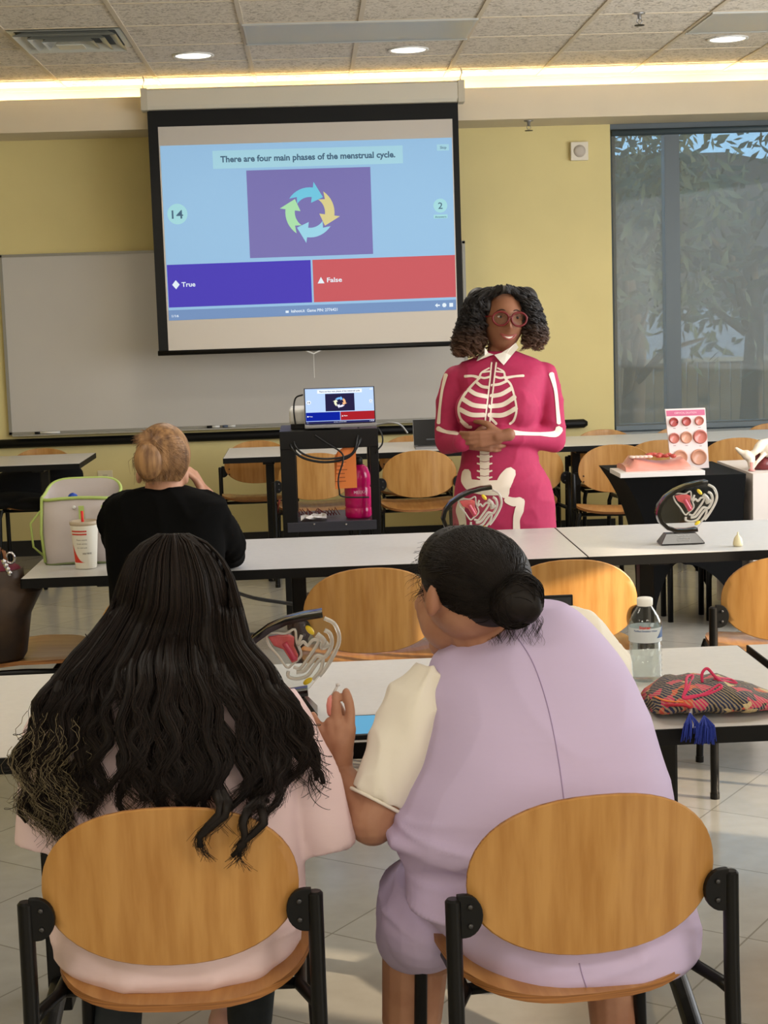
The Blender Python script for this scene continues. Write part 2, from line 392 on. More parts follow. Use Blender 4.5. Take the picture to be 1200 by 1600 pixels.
for i0, lb in ((0, 'unlit rectangular fluorescent panel in the ceiling above the screen'), (4, 'unlit fluorescent panel at the top right of the ceiling')):
    x0 = TX0+i0*T; c = Vector((x0+T, TY0-2.5*T, CZ)); t = thing('ceiling_panel_light', lb, 'ceiling light', c, world=True)
    mb = MB(); mb.bx(x0+.015, x0+2*T-.015, TY0-3*T+.015, TY0-2*T-.015, CZ-.012, CZ-.007); mb.build('diffuser', mat('prismatic_diffuser', (150, 160, 164), .3, bump=.1, scale=200), t)
    mb = MB()
    for a, b2, c2, d2 in ((x0+.005, x0+.03, -3, -2), (x0+2*T-.03, x0+2*T-.005, -3, -2)): mb.bx(a, b2, TY0+c2*T, TY0+d2*T, CZ-.012, CZ-.005)
    for j in (-3, -2): mb.bx(x0, x0+2*T, TY0+j*T-.012, TY0+j*T+.012, CZ-.014, CZ-.005)
    mb.build('frame', mat('panel_frame', (190, 190, 184), .5), t)
def sprinkler(p, lb, up=.0):
    t = thing('sprinkler', lb, 'sprinkler', p, world=True); p = Vector(p)
    MB().lathe([(.03, 0), (.03, -.006), (.012, -.01), (.009, -.03), (.004, -.035)], p).build('escutcheon', alu, t, smooth=True)
    MB().tube([p+Vector((-.008, 0, -.03)), p+Vector((-.014, 0, -.045)), p+Vector((0, 0, -.06)), p+Vector((.014, 0, -.045)), p+Vector((.008, 0, -.03))], .0025, 6).build('frame_arm', alu, t)
    MB().lathe([(.026, -.062), (.026, -.065)], p).build('deflector', mat('sprinkler_brass', (60, 55, 45), .5, .6), t)
sprinkler(atz(999, 20, CZ), 'small sprinkler head on the ceiling tiles at upper right')
sprinkler(at(826, 190, 10.6).xy.to_3d()+Vector((0, 0, 2.735)), 'dark sprinkler head under the soffit above the yellow wall')
# ================================================================== WALL ITEMS
Yw = WY
t = thing('whiteboard', 'wide white dry-erase board with a metal frame on the front wall', 'whiteboard', (-.5, Yw, .82), world=True)
MB().bx(-2.0, 1.03, Yw-.02, Yw-.004, .835, 1.985).build('board_surface', mat('whiteboard_enamel', (196, 192, 186), .22, spec=.5, noise_=.02, scale=2), t)
mb = MB(); mb.bx(-2.02, 1.05, Yw-.026, Yw-.002, 1.985, 2.003); mb.bx(-2.02, -2.0, Yw-.026, Yw-.002, .82, 2.0); mb.bx(1.03, 1.05, Yw-.026, Yw-.002, .82, 2.0); mb.bx(-2.02, 1.05, Yw-.026, Yw-.002, .818, .836)
mb.build('frame', mat('board_frame', (150, 148, 140), .4, .4), t)
MB().bx(-1.99, 1.02, Yw-.085, Yw-.026, .812, .820).build('marker_tray', mat('board_tray', (166, 164, 156), .4, .4), t)
tag(MB().tube([(-4.4, Yw-.035, .762), (1.82, Yw-.035, .762), (1.845, Yw-.035, .762)], [.03, .03, .015], 14).build('bumper_rail', blackp, loc=(0, Yw-.03, .762), smooth=True), 'long black rounded bumper rail running along the wall below the whiteboard', 'wall rail')
def marker(x, c1, lb, L_=.11, nm='marker'):
    t = thing(nm, lb, 'marker', (x, Yw-.055, .828), world=True)
    MB().cyl((x, Yw-.055, .829), (x+L_, Yw-.055, .829), .008, seg=10).build('barrel', white, t, smooth=True)
    MB().cyl((x-.035, Yw-.055, .829), (x, Yw-.055, .829), .0085, seg=10).build('cap', c1, t, smooth=True)
p = at(70, 680, Yw); marker(p.x-.02, blackp, 'white marker with a black cap on the left of the whiteboard tray', .13)
p = at(335, 672, Yw); marker(p.x-.01, blackp, 'dark capped marker on the tray to the right of the blonde head', .05)
p = at(350, 672, Yw); marker(p.x+.03, mat('tray_blue', (90, 100, 120), .5), 'small marker with a blue grey cap on the whiteboard tray', .05)
p = at(165, 750, Yw); t = thing('wall_outlet', 'cream electrical outlet plate low on the wall above the lunch bag', 'outlet', p, world=True)
MB().bx(p.x-.05, p.x+.05, Yw-.008, Yw, p.z-.065, p.z+.065).build('cover_plate', mat('outlet_plate', (222, 212, 180), .5), t, bevel=.003)
for dz in (-.025, .025): MB().bx(p.x-.016, p.x+.016, Yw-.012, Yw-.007, p.z+dz-.014, p.z+dz+.014).build('socket', mat('outlet_face', (190, 182, 156), .5), t, bevel=.003)
tag(MB().tube([(p.x-.02, Yw-.03, p.z+.02), (p.x-.1, Yw-.05, p.z+.02), (p.x-.16, Yw-.04, p.z-.06), (p.x-.2, Yw-.02, p.z-.3)], .006, 8).build('power_cord', mat('cord_grey', (150, 146, 130), .6), loc=(p.x, Yw, p.z), smooth=True), 'grey power cord plugged into the wall outlet and hanging down', 'cord')
p = at(904, 237, Yw); t = thing('wall_speaker', 'small square white fire alarm sounder high on the yellow wall beside the window', 'alarm', p, world=True)
MB().bx(p.x-.058, p.x+.058, Yw-.045, Yw, p.z-.06, p.z+.06).build('housing', mat('alarm_white', (226, 218, 200), .5), t, bevel=.006)
MB().lathe([(.04, 0), (.038, .008), (.02, .012)], (p.x, Yw-.045, p.z), 20, mtx=Matrix.Rotation(PI/2, 3, 'X')).build('grille', mat('alarm_grille', (190, 180, 168), .6), t, smooth=True)
# ================================================================== PROJECTION SCREEN
YS = 10.40
cA, cB = at(222, 172, YS), at(725, 162, YS)
t = thing('projection_screen', 'pull-down projection screen with a black border showing a quiz slide', 'projection screen', (0, YS, 1.33), world=True)
x0, x1 = cA.x, cB.x; zc0, zc1 = 2.835, 2.962
MB().prism([(-.06, zc0+.02), (-.05, zc0), (.05, zc0), (.06, zc0+.02), (.06, zc1-.012), (.05, zc1), (-.05, zc1), (-.06, zc1-.012)], (x0, YS, 0), (0, 1, 0), (0, 0, 1), (x1-x0, 0, 0)).build('case', mat('screen_case', (206, 200, 184), .45), t)
for x in (x0+.02, x1-.02): MB().bx(x-.02, x+.02, YS-.064, YS+.064, zc0-.003, zc1+.003).build('end_cap', mat('case_cap', (190, 184, 166), .5), t)
for x in (x0+.015, x1-.015): MB().tube([(x, YS, zc1), (x-.006, YS, zc1+.025), (x+.006, YS, zc1+.05), (x, YS, CZ)], .004, 6).build('hanging_hook', alu, t)
sx0, sx1, sz0, sz1 = at(236, 300, YS).x, at(719, 300, YS).x, 1.345, 2.84
bk = mat('screen_black_border', (14, 14, 14), .8)
MB().bx(sx0, sx1, YS, YS+.003, sz0, sz1).build('black_border', bk, t)
iL = at(254, 350, YS).x; iR = at(711, 350, YS).x; iT = at(480, 192, YS).z; iB = at(480, 544, YS).z
MB().bx(iL, iR, YS-.0012, YS-.0002, iB, iT).build('fabric', mat('screen_fabric', (200, 193, 184), .8), t)
MB().cyl((sx0-.005, YS, sz0-.008), (sx1+.005, YS, sz0-.008), .016).build('bottom_tube', blackp, t, smooth=True)
pz = sz0-.02; pxm = at(490, 555, YS).x
MB().tube([(pxm-.05, YS, pz), (pxm, YS, pz-.022), (pxm+.05, YS, pz)], .005, 6).build('pull_handle', white, t)
MB().cyl((pxm, YS, pz-.02), (pxm, YS, 1.15), .0015, seg=6).build('pull_cord', white, t)
EM = {}
def em(name, col, e=.62):
    m = mat(name, col, .7, emit=e); N, L = nodes_of(m); N['Principled BSDF'].inputs['Base Color'].default_value = tuple(c*.25 for c in lin(col)[:3])+(1,); N['Principled BSDF'].inputs['Specular IOR Level'].default_value = 0
    return m
def slide(fn, parent, pal, full=True):
    """quiz slide drawn through fn(x_px, y_px, layer) -> world, px being slide units 0..460 x 0..270"""
    def poly(pts, m, lay, nm):
        mb = MB(); mb.f([mb.v(fn(x, y, lay)) for x, y in pts]); return mb.build(nm, m, parent)
    def rect(x0, y0, x1, y1, m, lay, nm): return poly([(x0, y0), (x1, y0), (x1, y1), (x0, y1)], m, lay, nm)
    rect(0, 0, 460, 270, pal['bg'], 1, 'slide_background')
    rect(82, 10, 382, 38, pal['box'], 2, 'title_box')
    mb = MB(); text_on(mb, 'There are four main phases of the menstrual cycle.', lambda x, y: fn(94+x, 28-y, 3), bold=.03, width=276); mb.build('title_text', pal['txt'], parent)
    rect(134, 42, 330, 178, pal['pur'], 2, 'picture_panel')
    # four chasing arrows in a ring
    cx_, cy_, ro, ri = 232, 110, 39, 24
    for k, (a0, key) in enumerate(((-145, 'a1'), (-55, 'a2'), (35, 'a3'), (125, 'a4'))):
        d = 1 if k < 9 else -1
        pts = []
        A0, A1 = math.radians(a0), math.radians(a0+64)
        for s in range(9): a = A0+(A1-A0)*s/8; pts.append((cx_+ro*math.cos(a), cy_+ro*math.sin(a)))
        rt = (ro+ri)/2
        a = A1; pts.append((cx_+(ro+9)*math.cos(a), cy_+(ro+9)*math.sin(a)))
        a2 = A1+math.radians(34); pts.append((cx_+rt*math.cos(a2), cy_+rt*math.sin(a2)))
        pts.append((cx_+(ri-9)*math.cos(a), cy_+(ri-9)*math.sin(a)))
        for s in range(9): a = A1+(A0-A1)*s/8; pts.append((cx_+ri*math.cos(a), cy_+ri*math.sin(a)))
        a = A0+math.radians(16); pts.append((cx_+rt*math.cos(a), cy_+rt*math.sin(a)))
        poly(pts, pal[key], 3+.3*k, 'cycle_arrow')
    def disc(x, y, r, m, lay, nm): poly([(x+r*math.cos(2*PI*i/28), y+r*math.sin(2*PI*i/28)) for i in range(28)], m, lay, nm)
    disc(22, 106, 16, pal['disc'], 2, 'counter_disc'); disc(439, 106, 11, pal['disc'], 2, 'counter_disc')
    mb = MB(); text_on(mb, '14', lambda x, y: fn(22+x, 113-y, 3), bold=.01, height=13, width=18, center=True); mb.build('counter_text', pal['txt'], parent)
    mb = MB(); text_on(mb, '2', lambda x, y: fn(439+x, 111-y, 3), bold=.01, height=10, width=7, center=True); mb.build('counter_text', pal['txt'], parent)
    rect(428, 120, 450, 126, pal['disc'], 2, 'answers_chip')
    mb = MB(); text_on(mb, 'Answers', lambda x, y: fn(439+x, 125-y, 3), bold=.01, height=3, width=18, center=True); mb.build('answers_text', pal['txt'], parent)
    rect(436, 10, 455, 20, pal['box'], 2, 'skip_chip')
    mb = MB(); text_on(mb, 'Skip', lambda x, y: fn(446+x, 17-y, 3), bold=.01, height=4, width=10, center=True); mb.build('skip_text', pal['txt'], parent)
    rect(1, 184, 230, 250, pal['true'], 2, 'true_panel'); rect(233, 184, 460, 250, pal['false'], 2, 'false_panel')
    poly([(14, 208), (20, 215), (14, 222), (8, 215)], pal['ink'], 3, 'diamond_icon'); poly([(240, 221), (251, 221), (245.5, 211)], pal['ink'], 3, 'triangle_icon')
    mb = MB(); text_on(mb, 'True', lambda x, y: fn(23+x, 218.5-y, 3), bold=.02, height=7, width=22); mb.build('true_text', pal['ink'], parent)
    mb = MB(); text_on(mb, 'False', lambda x, y: fn(255+x, 219.5-y, 3), bold=.02, height=7, width=24); mb.build('false_text', pal['ink'], parent)
    rect(0, 254, 460, 270, pal['bar'], 2, 'footer_bar')
    mb = MB(); text_on(mb, 'kahoot.it  Game PIN: 2776421', lambda x, y: fn(196+x, 264.5-y, 3), bold=.02, height=4.4, width=74); mb.build('footer_text', pal['ink'], parent)
    mb = MB(); text_on(mb, '1/16', lambda x, y: fn(5+x, 265-y, 3), bold=.02, height=3.5, width=11)
    mb.build('footer_text', pal['ink'], parent)
    mb = MB()
    for i in range(3):
        x = 430+i*11
        if i == 0: pts = [(x-4, 262), (x, 258.5), (x, 261), (x+4, 261), (x+4, 263), (x, 263), (x, 265.5)]
        elif i == 1: pts = [(x+(4 if q % 2 else 2.8)*math.cos(q*PI/8), 262+(4 if q % 2 else 2.8)*math.sin(q*PI/8)) for q in range(16)]
        else: pts = [(x-3, 259), (x+3, 259), (x+3, 265), (x-3, 265)]
        mb.f([mb.v(fn(a, b2, 3)) for a, b2 in pts])
    pts = [(187, 265), (192, 265), (192, 261.5), (187, 261.5)]; mb.f([mb.v(fn(a, b2, 3)) for a, b2 in pts])
    mb.build('footer_icon', pal['ink'], parent)
pal1 = dict(bg=em('slide_sky', (158, 200, 236)), box=em('slide_box', (172, 219, 236)), txt=em('slide_text', (86, 116, 142), .5), pur=em('slide_purple', (128, 122, 184)),
            a1=em('arrow_blue', (120, 206, 234)), a2=em('arrow_tan', (222, 212, 150)), a3=em('arrow_pale', (160, 218, 240)), a4=em('arrow_green', (176, 230, 180)), disc=em('slide_disc', (170, 224, 232)),
            true=em('slide_blue', (84, 72, 190)), false=em('slide_red', (206, 98, 104)), ink=em('slide_white', (226, 238, 248), .7), bar=em('slide_bar', (124, 154, 200)))
TL, TR, BR, BL = (250, 228), (706, 215), (713, 484), (264, 501)
def fn1(x, y, lay):
    u, v = x/460, y/270
    px = (1-u)*(1-v)*TL[0]+u*(1-v)*TR[0]+u*v*BR[0]+(1-u)*v*BL[0]; py = (1-u)*(1-v)*TL[1]+u*(1-v)*TR[1]+u*v*BR[1]+(1-u)*v*BL[1]
    p = at(px, py, YS-.002-.0006*lay); return p
slide(fn1, t, pal1)
def facing(N, L):
    lw = N.new('ShaderNodeLayerWeight'); lw.inputs[0].default_value = .5; pw = N.new('ShaderNodeMath'); pw.operation = 'POWER'; pw.inputs[1].default_value = 3
    ma = N.new('ShaderNodeMath'); ma.operation = 'MULTIPLY_ADD'; ma.inputs[1].default_value = .7; ma.inputs[2].default_value = .05
    L.new(lw.outputs['Facing'], pw.inputs[0]); L.new(pw.outputs[0], ma.inputs[0]); return ma
# ================================================================== CHAIRS
def oval_back(n=48):
    pts = []
    for i in range(n):
        a = 2*PI*i/n; c, s = math.cos(a), math.sin(a)
        x = .212*math.copysign(abs(c)**.86, c); z = (.145 if s > 0 else .126)*math.copysign(abs(s)**.92, s)
        pts.append((x, z))
    return pts
def shell(mb, pts, zc, yf, th, edge_m, face_m, rows=7):
    """curved ply plate: outline pts (x, z) scaled inward in rings, bent by yf(x,z)"""
    n = len(pts)
    def ring(k, y): return [mb.v((x*k, yf(x*k, z*k)+y, zc+z*k)) for x, z in pts]
    ks = [1, .985, .9, .75, .55, .3]
    for side, y in ((0, 0), (1, th)):
        R = [ring(k, y+(.0025*(1 if side == 0 else -1) if i == 0 else 0)) for i, k in enumerate(ks)]
        if side == 0: F0 = R[0]
        else: F1 = R[0]
        mb.use(face_m)
        for a, b in zip(R, R[1:]):
            for i in range(n): mb.f((a[i], a[(i+1) % n], b[(i+1) % n], b[i]))
        c = mb.v((0, yf(0, 0)+y, zc))
        for i in range(n): mb.f((R[-1][i], R[-1][(i+1) % n], c))
    mb.use(edge_m)
    for i in range(n): mb.f((F0[i], F0[(i+1) % n], F1[(i+1) % n], F1[i]))
def seat_pts():
    pts = []; n = 44
    for i in range(n):
        a = 2*PI*i/n; c, s = math.cos(a), math.sin(a)
        x = .222*math.copysign(abs(c)**.62, c)*(1 if s < 0 else 1.0); y = .215*math.copysign(abs(s)**.7, s)
        if s < 0: x *= 1-.10*abs(s)
        pts.append((x, y))
    return pts
def make_chair():
    t = thing('stacking_chair', 'x', 'chair')
    # local: sitter faces +Y, backrest near y=0
    mb = MB(); shell(mb, oval_back(), .622, lambda x, z: .004+.75*x*x-.05*z, .011, plyedge, wood); mb.build('backrest', wood, t, smooth=True, auto=.6)
    mb = MB()
    pts = seat_pts(); n = len(pts); ks = [1, .98, .85, .65, .4]
    zf = lambda x, y: .447+.28*x*x+(-.9*(y-.12)**2 if y > .12 else 0)-.02*(y < 0)*abs(y)/.2
    for side, dz in ((0, 0), (1, -.013)):
        R = [[mb.v((x*k, .235+y*k, zf(x*k, y*k)+dz)) for x, y in pts] for k in ks]
        if side == 0: F0 = R[0]
        else: F1 = R[0]
        mb.use(wood_d)
        for a, b in zip(R, R[1:]):
            for i in range(n): mb.f((a[i], a[(i+1) % n], b[(i+1) % n], b[i]))
        c = mb.v((0, .235, zf(0, 0)+dz))
        for i in range(n): mb.f((R[-1][i], R[-1][(i+1) % n], c))
    mb.use(plyedge)
    for i in range(n): mb.f((F0[i], F0[(i+1) % n], F1[(i+1) % n], F1[i]))
    mb.build('seat', wood_d, t, smooth=True, auto=.6)
    for s in (-1, 1):
        x = s*.238
        mb = MB(); mb.tube([(x, .03, .608), (x, .03, .604), (x*1.0, .028, .45), (x*1.01, .01, .02)], [.010, .0135, .0135, .0135], 14); mb.lathe([(.015, 0), (.015, .02)], (x*1.01, .01, 0), 14)
        rl = mb.build('rear_leg', black, t, smooth=True, auto=.7)
        mb = MB(); mb.tube([(s*.20, .40, .425), (s*.212, .415, .38), (s*.222, .43, .02)], .0125, 12); mb.lathe([(.014, 0), (.014, .02)], (s*.222, .43, 0), 12)
        mb.build('front_leg', black, t, smooth=True, auto=.7)
        mb = MB(); mb.tube([(x, .03, .40), (x*.97, .06, .405), (s*.205, .1, .417), (s*.20, .25, .42), (s*.20, .41, .415)], .011, 10)
        mb.build('seat_rail', black, t, smooth=True)
        # bracket: half disc with screws
        mb = MB(); pl = [(0, -.036)]+[(-s*(.012+.03*math.cos(a)), .036*math.sin(a)) for a in [(-PI/2)+PI*i/12 for i in range(13)]]+[(0, .036)]
        mb.prism(pl, (s*.232, .034, .578), (1, .33*-s*-1 if False else 0, 0), (0, 0, 1), (0, -.012, 0))
        br_ = mb.build('bracket', blackp, t, bevel=.002)
        for dz in (-.016, .016):
            MB().lathe([(.0045, 0), (.0045, .003), (.002, .004)], (s*.212, .022, .578+dz), 10, mtx=Matrix.Rotation(PI/2, 3, 'X')).build('screw', mat('screw_steel', (74, 74, 76), .35, .7), br_, smooth=True)
            MB().lathe([(.005, 0), (.004, .003)], (s*.182, .03+.012, .578+dz), 10, mtx=Matrix.Rotation(-PI/2, 3, 'X')).build('front_screw', mat('screw_dark', (60, 36, 22), .5), br_, smooth=True)
    MB().tube([(-.20, .12, .413), (.20, .12, .413)], .010, 10).build('cross_bar', black, t, smooth=True)
    MB().tube([(-.20, .34, .413), (.20, .34, .413)], .010, 10).build('cross_bar', black, t, smooth=True)
    return t
ch = make_chair(); G3 = None
chairs = [
 ((-.265, 2.572), -.025, 'oval-backed wooden chair with the long-haired person in pink on it', 'N'),
 ((.436, 2.535), .15, 'oval-backed wooden chair with the person in the lilac dress on it', 'N'),
 ((.160, 4.98), .03, 'empty wooden chair between the two front people, behind the acrylic model on the nearest table', 'N'),
 ((.785, 4.99), -.03, 'sunlit wooden chair right behind the shoulder of the lilac dress', 'N'),
 ((1.455, 4.90), -.08, 'wooden chair at the right picture edge beyond the water bottle', 'N'),
 ((-.45, 4.80), 0, 'wooden chair under the person in the black top', 'N'),
 ((-1.22, 5.48), -PI/2, 'wooden chair at the left picture edge carrying the brown tote bag', 'N'),
 ((.003, 9.27), .04, 'wooden chair seen through the open black cart', 'N'),
 ((.594, 9.19), .02, 'wooden chair between the black cart and the presenter', 'N'),
 ((1.22, 9.14), .22, 'wooden chair half hidden behind the right hip of the presenter', 'N'),
 ((1.70, 9.12), PI-.18, 'wooden chair turned to face the room, left of the black-draped table', 'F'),
 ((2.0, 9.31), .05, 'wooden chair behind the pink tissue model on the black-draped table', 'N'),
 ((2.44, 9.27), .0, 'wooden chair just right of the card with round samples', 'N'),
 ((-1.713, 10.36), PI, 'wooden chair with a black jacket on it behind the far left table', 'F'),
 ((-.36, 10.36), PI, 'wooden chair facing the room behind the left end of the long far table', 'F'),
 ((.62, 10.33), PI, 'wooden chair against the wall behind the closed-lid silver laptop', 'F'),
 ((1.31, 10.33), PI-.1, 'wooden chair against the wall hidden mostly by the presenter', 'F'),
 ((1.831, 10.27), PI+.05, 'wooden chair top peeking over the far table below the window shade edge', 'F'),
 ((2.33, 10.27), PI, 'wooden chair top peeking over the far table left of the sample card', 'F'),
 ((2.93, 10.3), PI, 'wooden chair top at the far right below the window', 'F'),
]
for i, ((x, y), rz, lb, k) in enumerate(chairs):
    place(ch, i > 0, (x, y, 0), rz, lb, 'oval-backed wooden stacking chairs')
# ================================================================== TABLES
def make_table(name_len, legs, right_dark=True):
    Lx = name_len; t = thing('folding_table', 'x', 'table')
    MB().box((0, 0, .7265), (Lx-.006, .727, .028)).build('tabletop', lam, t)
    mb = MB(); 
    for s in (-1, 1): mb.box((s*(Lx/2-.002), 0, .724), (.004, .735, .031)); mb.box((0, s*.3655, .724), (Lx, .004, .031))
    mb.build('edge_band', edge, t)
    for x in legs:
        mb = MB(); mb.box((x, 0, .40), (.05, .06, .62)); mb.box((x, 0, .70), (.07, .5, .03))
        fo = []
        for k in range(13):
            a = -1+k/6; fo.append((x, a*.30, .075+.075*(1-abs(a)**1.6)))
        mb.tube(fo, .022, 8)
        lg = mb.build('leg', black, t, bevel=.006)
        for s in (-1, 1):
            for q in (-1, 1):
                MB().lathe([(.005, -.011), (.028, -.011), (.031, -.006), (.031, .006), (.028, .011), (.005, .011)], (x+q*.016, s*.30, .031), 16, mtx=Matrix.Rotation(PI/2, 3, 'Y')).build('caster', blackp, lg, smooth=True)
            MB().cyl((x, s*.30, .03), (x, s*.30, .085), .012).build('caster_stem', black, lg, smooth=True)
    MB().box((0, .0, .695), (Lx-.5, .05, .04)).build('under_beam', black, t)
    return t
T3 = [(-2.27, 9.81, 1.83, 'far left table with a white top and the jacket chair behind it'), (.385, 9.80, 1.83, 'long far table behind the cart with the silver laptop on it'), (2.23, 9.77, 1.83, 'long far table at the right running under the window'),
      (-.04, 5.57, 1.83, 'middle row table with the lunch bag and paper cup on its left end'), (1.79, 5.57, 1.83, 'middle row table on the right holding the small acrylic model and the cream cup'),
      (.07, 3.39, 1.83, 'nearest table between the two front people with the bottle and patterned bag'), (1.92, 3.39, 1.83, 'nearest table end showing only at the right picture edge')]
tb = make_table(1.83, (-.655, .655)); 
for i, (x, y, l, lb) in enumerate(T3):
    o = place(tb, i > 0, (x, y, 0), 0, lb, 'white-topped folding tables in three rows')
    if i == 3:
        MB().bx(-.055, -.005, -.03, .03, .0, .70).build('center_leg', black, o, loc=(0, 0, 0), bevel=.005)
# black draped table + white draped table
def drape(name, lb, cat, x0, x1, y0, y1, m, foot=None, h=.742, hem=.02, flare=0, seed=1):
    """tablecloth: top plate with hanging sides, slightly waved"""
    t = thing(name, lb, cat, ((x0+x1)/2, (y0+y1)/2, 0), world=True)
    n = 60; per = []
    for i in range(n):
        u = i/n*4; k = int(u); f = u-k
        c = [(x0, y0), (x1, y0), (x1, y1), (x0, y1)]; a, b = c[k], c[(k+1) % 4]
        per.append((a[0]+(b[0]-a[0])*f, a[1]+(b[1]-a[1])*f))
    rs = []
    for j, z in enumerate([h, h-.012, h-.2, h-.4, hem]):
        r = []
        for i, (x, y) in enumerate(per):
            k = (h-z)/h; w_ = .012*k*math.sin(i*1.9+seed)+flare*k
            cx_, cy_ = (x0+x1)/2, (y0+y1)/2; d = Vector((x-cx_, y-cy_)).normalized()
            r.append((x+d.x*w_, y+d.y*w_, z))
        rs.append(r)
    mb = MB(); mb.rings(rs, cap=False); mb.f([mb.v(p) for p in rs[0]]); bmesh.ops.remove_doubles(mb.b, verts=mb.b.verts, dist=1e-5)
    mb.build('cloth', m, t, smooth=True, auto=.7)
    return t
t = thing('draped_table', 'small table under a tight black stretch cover holding the upright sample card', 'table', (1.72, 7.86, 0), world=True)
bcl = mat('black_spandex', (8, 8, 9), .7, bump=.03, scale=9, spec=.15)
mb = MB(); X0, X1, Y0, Y1 = 1.44, 2.02, 7.54, 8.2
nn = 28
def side(a, b):
    P = []
    for i in range(nn+1):
        f = i/nn; top = (a[0]+(b[0]-a[0])*f, a[1]+(b[1]-a[1])*f)
        P.append((top, f))
    return P
cxm, cym = (X0+X1)/2, (Y0+Y1)/2
for a, b in (((X0, Y0), (X1, Y0)), ((X1, Y0), (X1, Y1)), ((X1, Y1), (X0, Y1)), ((X0, Y1), (X0, Y0))):
    cols = []
    for (x, y), f in side(a, b):
        hemz = .05+.27*math.sin(PI*f)**.7; col = []
        for j in range(11):
            k = j/10; z = .742-(.742-hemz)*k; inn = .62*(1-(1-min(1, (.742-z)/.70))**3)*(1 if x < cxm else .12)
            col.append(mb.v((x+(cxm-x)*inn*.9, y+(cym-y)*inn*.5, z)))
        cols.append(col)
    for c0, c1 in zip(cols, cols[1:]):
        for j in range(10): mb.f((c0[j], c1[j], c1[j+1], c0[j+1]))
mb.quad((X0, Y0, .742), (X1, Y0, .742), (X1, Y1, .742), (X0, Y1, .742))
bmesh.ops.remove_doubles(mb.b, verts=mb.b.verts, dist=1e-4); mb.build('stretch_cover', bcl, t, smooth=True, auto=.6)
for x in (X0+.27, X1-.12):
    for y in (Y0+.25, Y1-.25): MB().cyl((x, y, 0), (x, y, .71), .014).build('leg', black, t, smooth=True)
wc = mat('white_tablecloth', (216, 206, 198), .75, noise_=.04, scale=5, bump=.05)
drape('draped_table', 'table under a white cloth with the pelvis bone model on it, at the right edge', 'table', 2.05, 3.3, 7.53, 8.21, wc, hem=.03, seed=3)
# ================================================================== CART with laptop, projector
CY = 7.5; a = at(437, 690, CY); b = at(591, 690, CY); cx0, cx1 = a.x, b.x; ctop = at(510, 672, CY).z; cy0, cy1 = CY, CY+.44
t = thing('projector_cart', 'black metal equipment cart with an open lower shelf in front of the far table', 'cart', ((cx0+cx1)/2, CY+.2, 0), world=True)
sh = at(510, 815, CY).z
MB().bx(cx0, cx1, cy0, cy1, ctop-.012, ctop).build('top_shelf', black, t, bevel=.004)
MB().bx(cx0, cx1, cy0, cy0+.012, ctop-.085, ctop-.005).build('front_lip', black, t, bevel=.003)
mb = MB(); mb.bx(cx0+.02, cx1-.02, cy0+.01, cy1, sh-.012, sh); mb.bx(cx0+.02, cx1-.02, cy0, cy0+.012, sh-.045, sh); mb.build('lower_shelf', mat('dark_shelf', (48, 48, 56), .4), t, bevel=.003)
for x in (cx0+.035, cx1-.02):
    for y in (cy0+.03, cy1-.03):
        w_ = .07 if x < (cx0+cx1)/2 else .04
        mb = MB(); mb.bx(x-w_/2, x+w_/2, y-.02, y+.02, .09, ctop-.005); lg = mb.build('leg', black, t, bevel=.004)
        MB().lathe([(.01, -.014), (.04, -.014), (.04, .014), (.01, .014)], (x, y, .04), 18, mtx=Matrix.Rotation(PI/2, 3, 'Y')).build('caster', blackp, lg, smooth=True)
for px in (491, 541):
    p = at(px, 819, CY); MB().lathe([(.006, 0), (.004, .004)], (p.x, CY, p.z), 10, mtx=Matrix.Rotation(PI/2, 3, 'X')).build('screw', chrome, t)
MB().bx(cx0, cx1, cy0+.1, cy1-.05, .18, .2).build('bottom_shelf', black, t)
# laptop
def laptop(lb, pA, pB, pBase, Y, depth, screen=None, lid=None):
    """pA top-left px, pB bottom-right px of the lid"""
    a = at(*pA, Y+.03); b = at(*pB, Y); c = at(*pBase, Y)
    zb = c.z; t = thing('laptop', lb, 'laptop', ((a.x+b.x)/2, Y, zb), world=True)
    body = mat('laptop_silver', (150, 150, 152), .35, .7)
    MB().bx(a.x, b.x, Y-depth, Y+.005, zb, zb+.016).build('base', body, t, bevel=.004)
    MB().bx(a.x+.02, b.x-.02, Y-depth+.1, Y-.03, zb+.016, zb+.018).build('keyboard', blackp, t)
    hx, lx = b.x, a.x; h = a.z-zb-.012; lean = .06
    def L_(u, v, d): return Vector((lx+(hx-lx)*u, Y+lean*v-d, zb+.012+h*v))
    mb = MB(); vs = [mb.v(L_(u, v, d)) for d in (0, -.008) for u, v in ((0, 0), (1, 0), (1, 1), (0, 1))]
    mb.f(vs[:4]); mb.f(vs[4:][::-1])
    for i in range(4): mb.f((vs[i], vs[(i+1) % 4], vs[4+(i+1) % 4], vs[4+i]))
    mb.build('lid', body, t)
    mb = MB(); mb.quad(L_(.008, .015, .001), L_(.992, .015, .001), L_(.992, .985, .001), L_(.008, .985, .001)); mb.build('bezel', mat('bezel_black', (14, 14, 16), .2), t)
    return t, L_
t, LF = laptop('open silver laptop on top of the black cart showing the same quiz slide', (474, 607), (588, 664), (530, 667), CY+.05, .05)
pal2 = dict(bg=em('lcd_sky', (178, 204, 246), .8), box=em('lcd_box', (232, 240, 250), .8), txt=em('lcd_text', (50, 60, 90), .8), pur=em('lcd_navy', (38, 34, 66), .8),
            a1=em('lcd_blue', (120, 180, 240), .8), a2=em('lcd_orange', (240, 180, 130), .8), a3=em('lcd_lilac', (220, 220, 240), .8), a4=em('lcd_cream', (230, 230, 200), .8), disc=em('lcd_disc', (225, 232, 245), .8),
            true=em('lcd_true', (16, 34, 150), .8), false=em('lcd_false', (160, 32, 40), .8), ink=em('lcd_white', (240, 244, 250), .8), bar=em('lcd_bar', (40, 40, 90), .8))
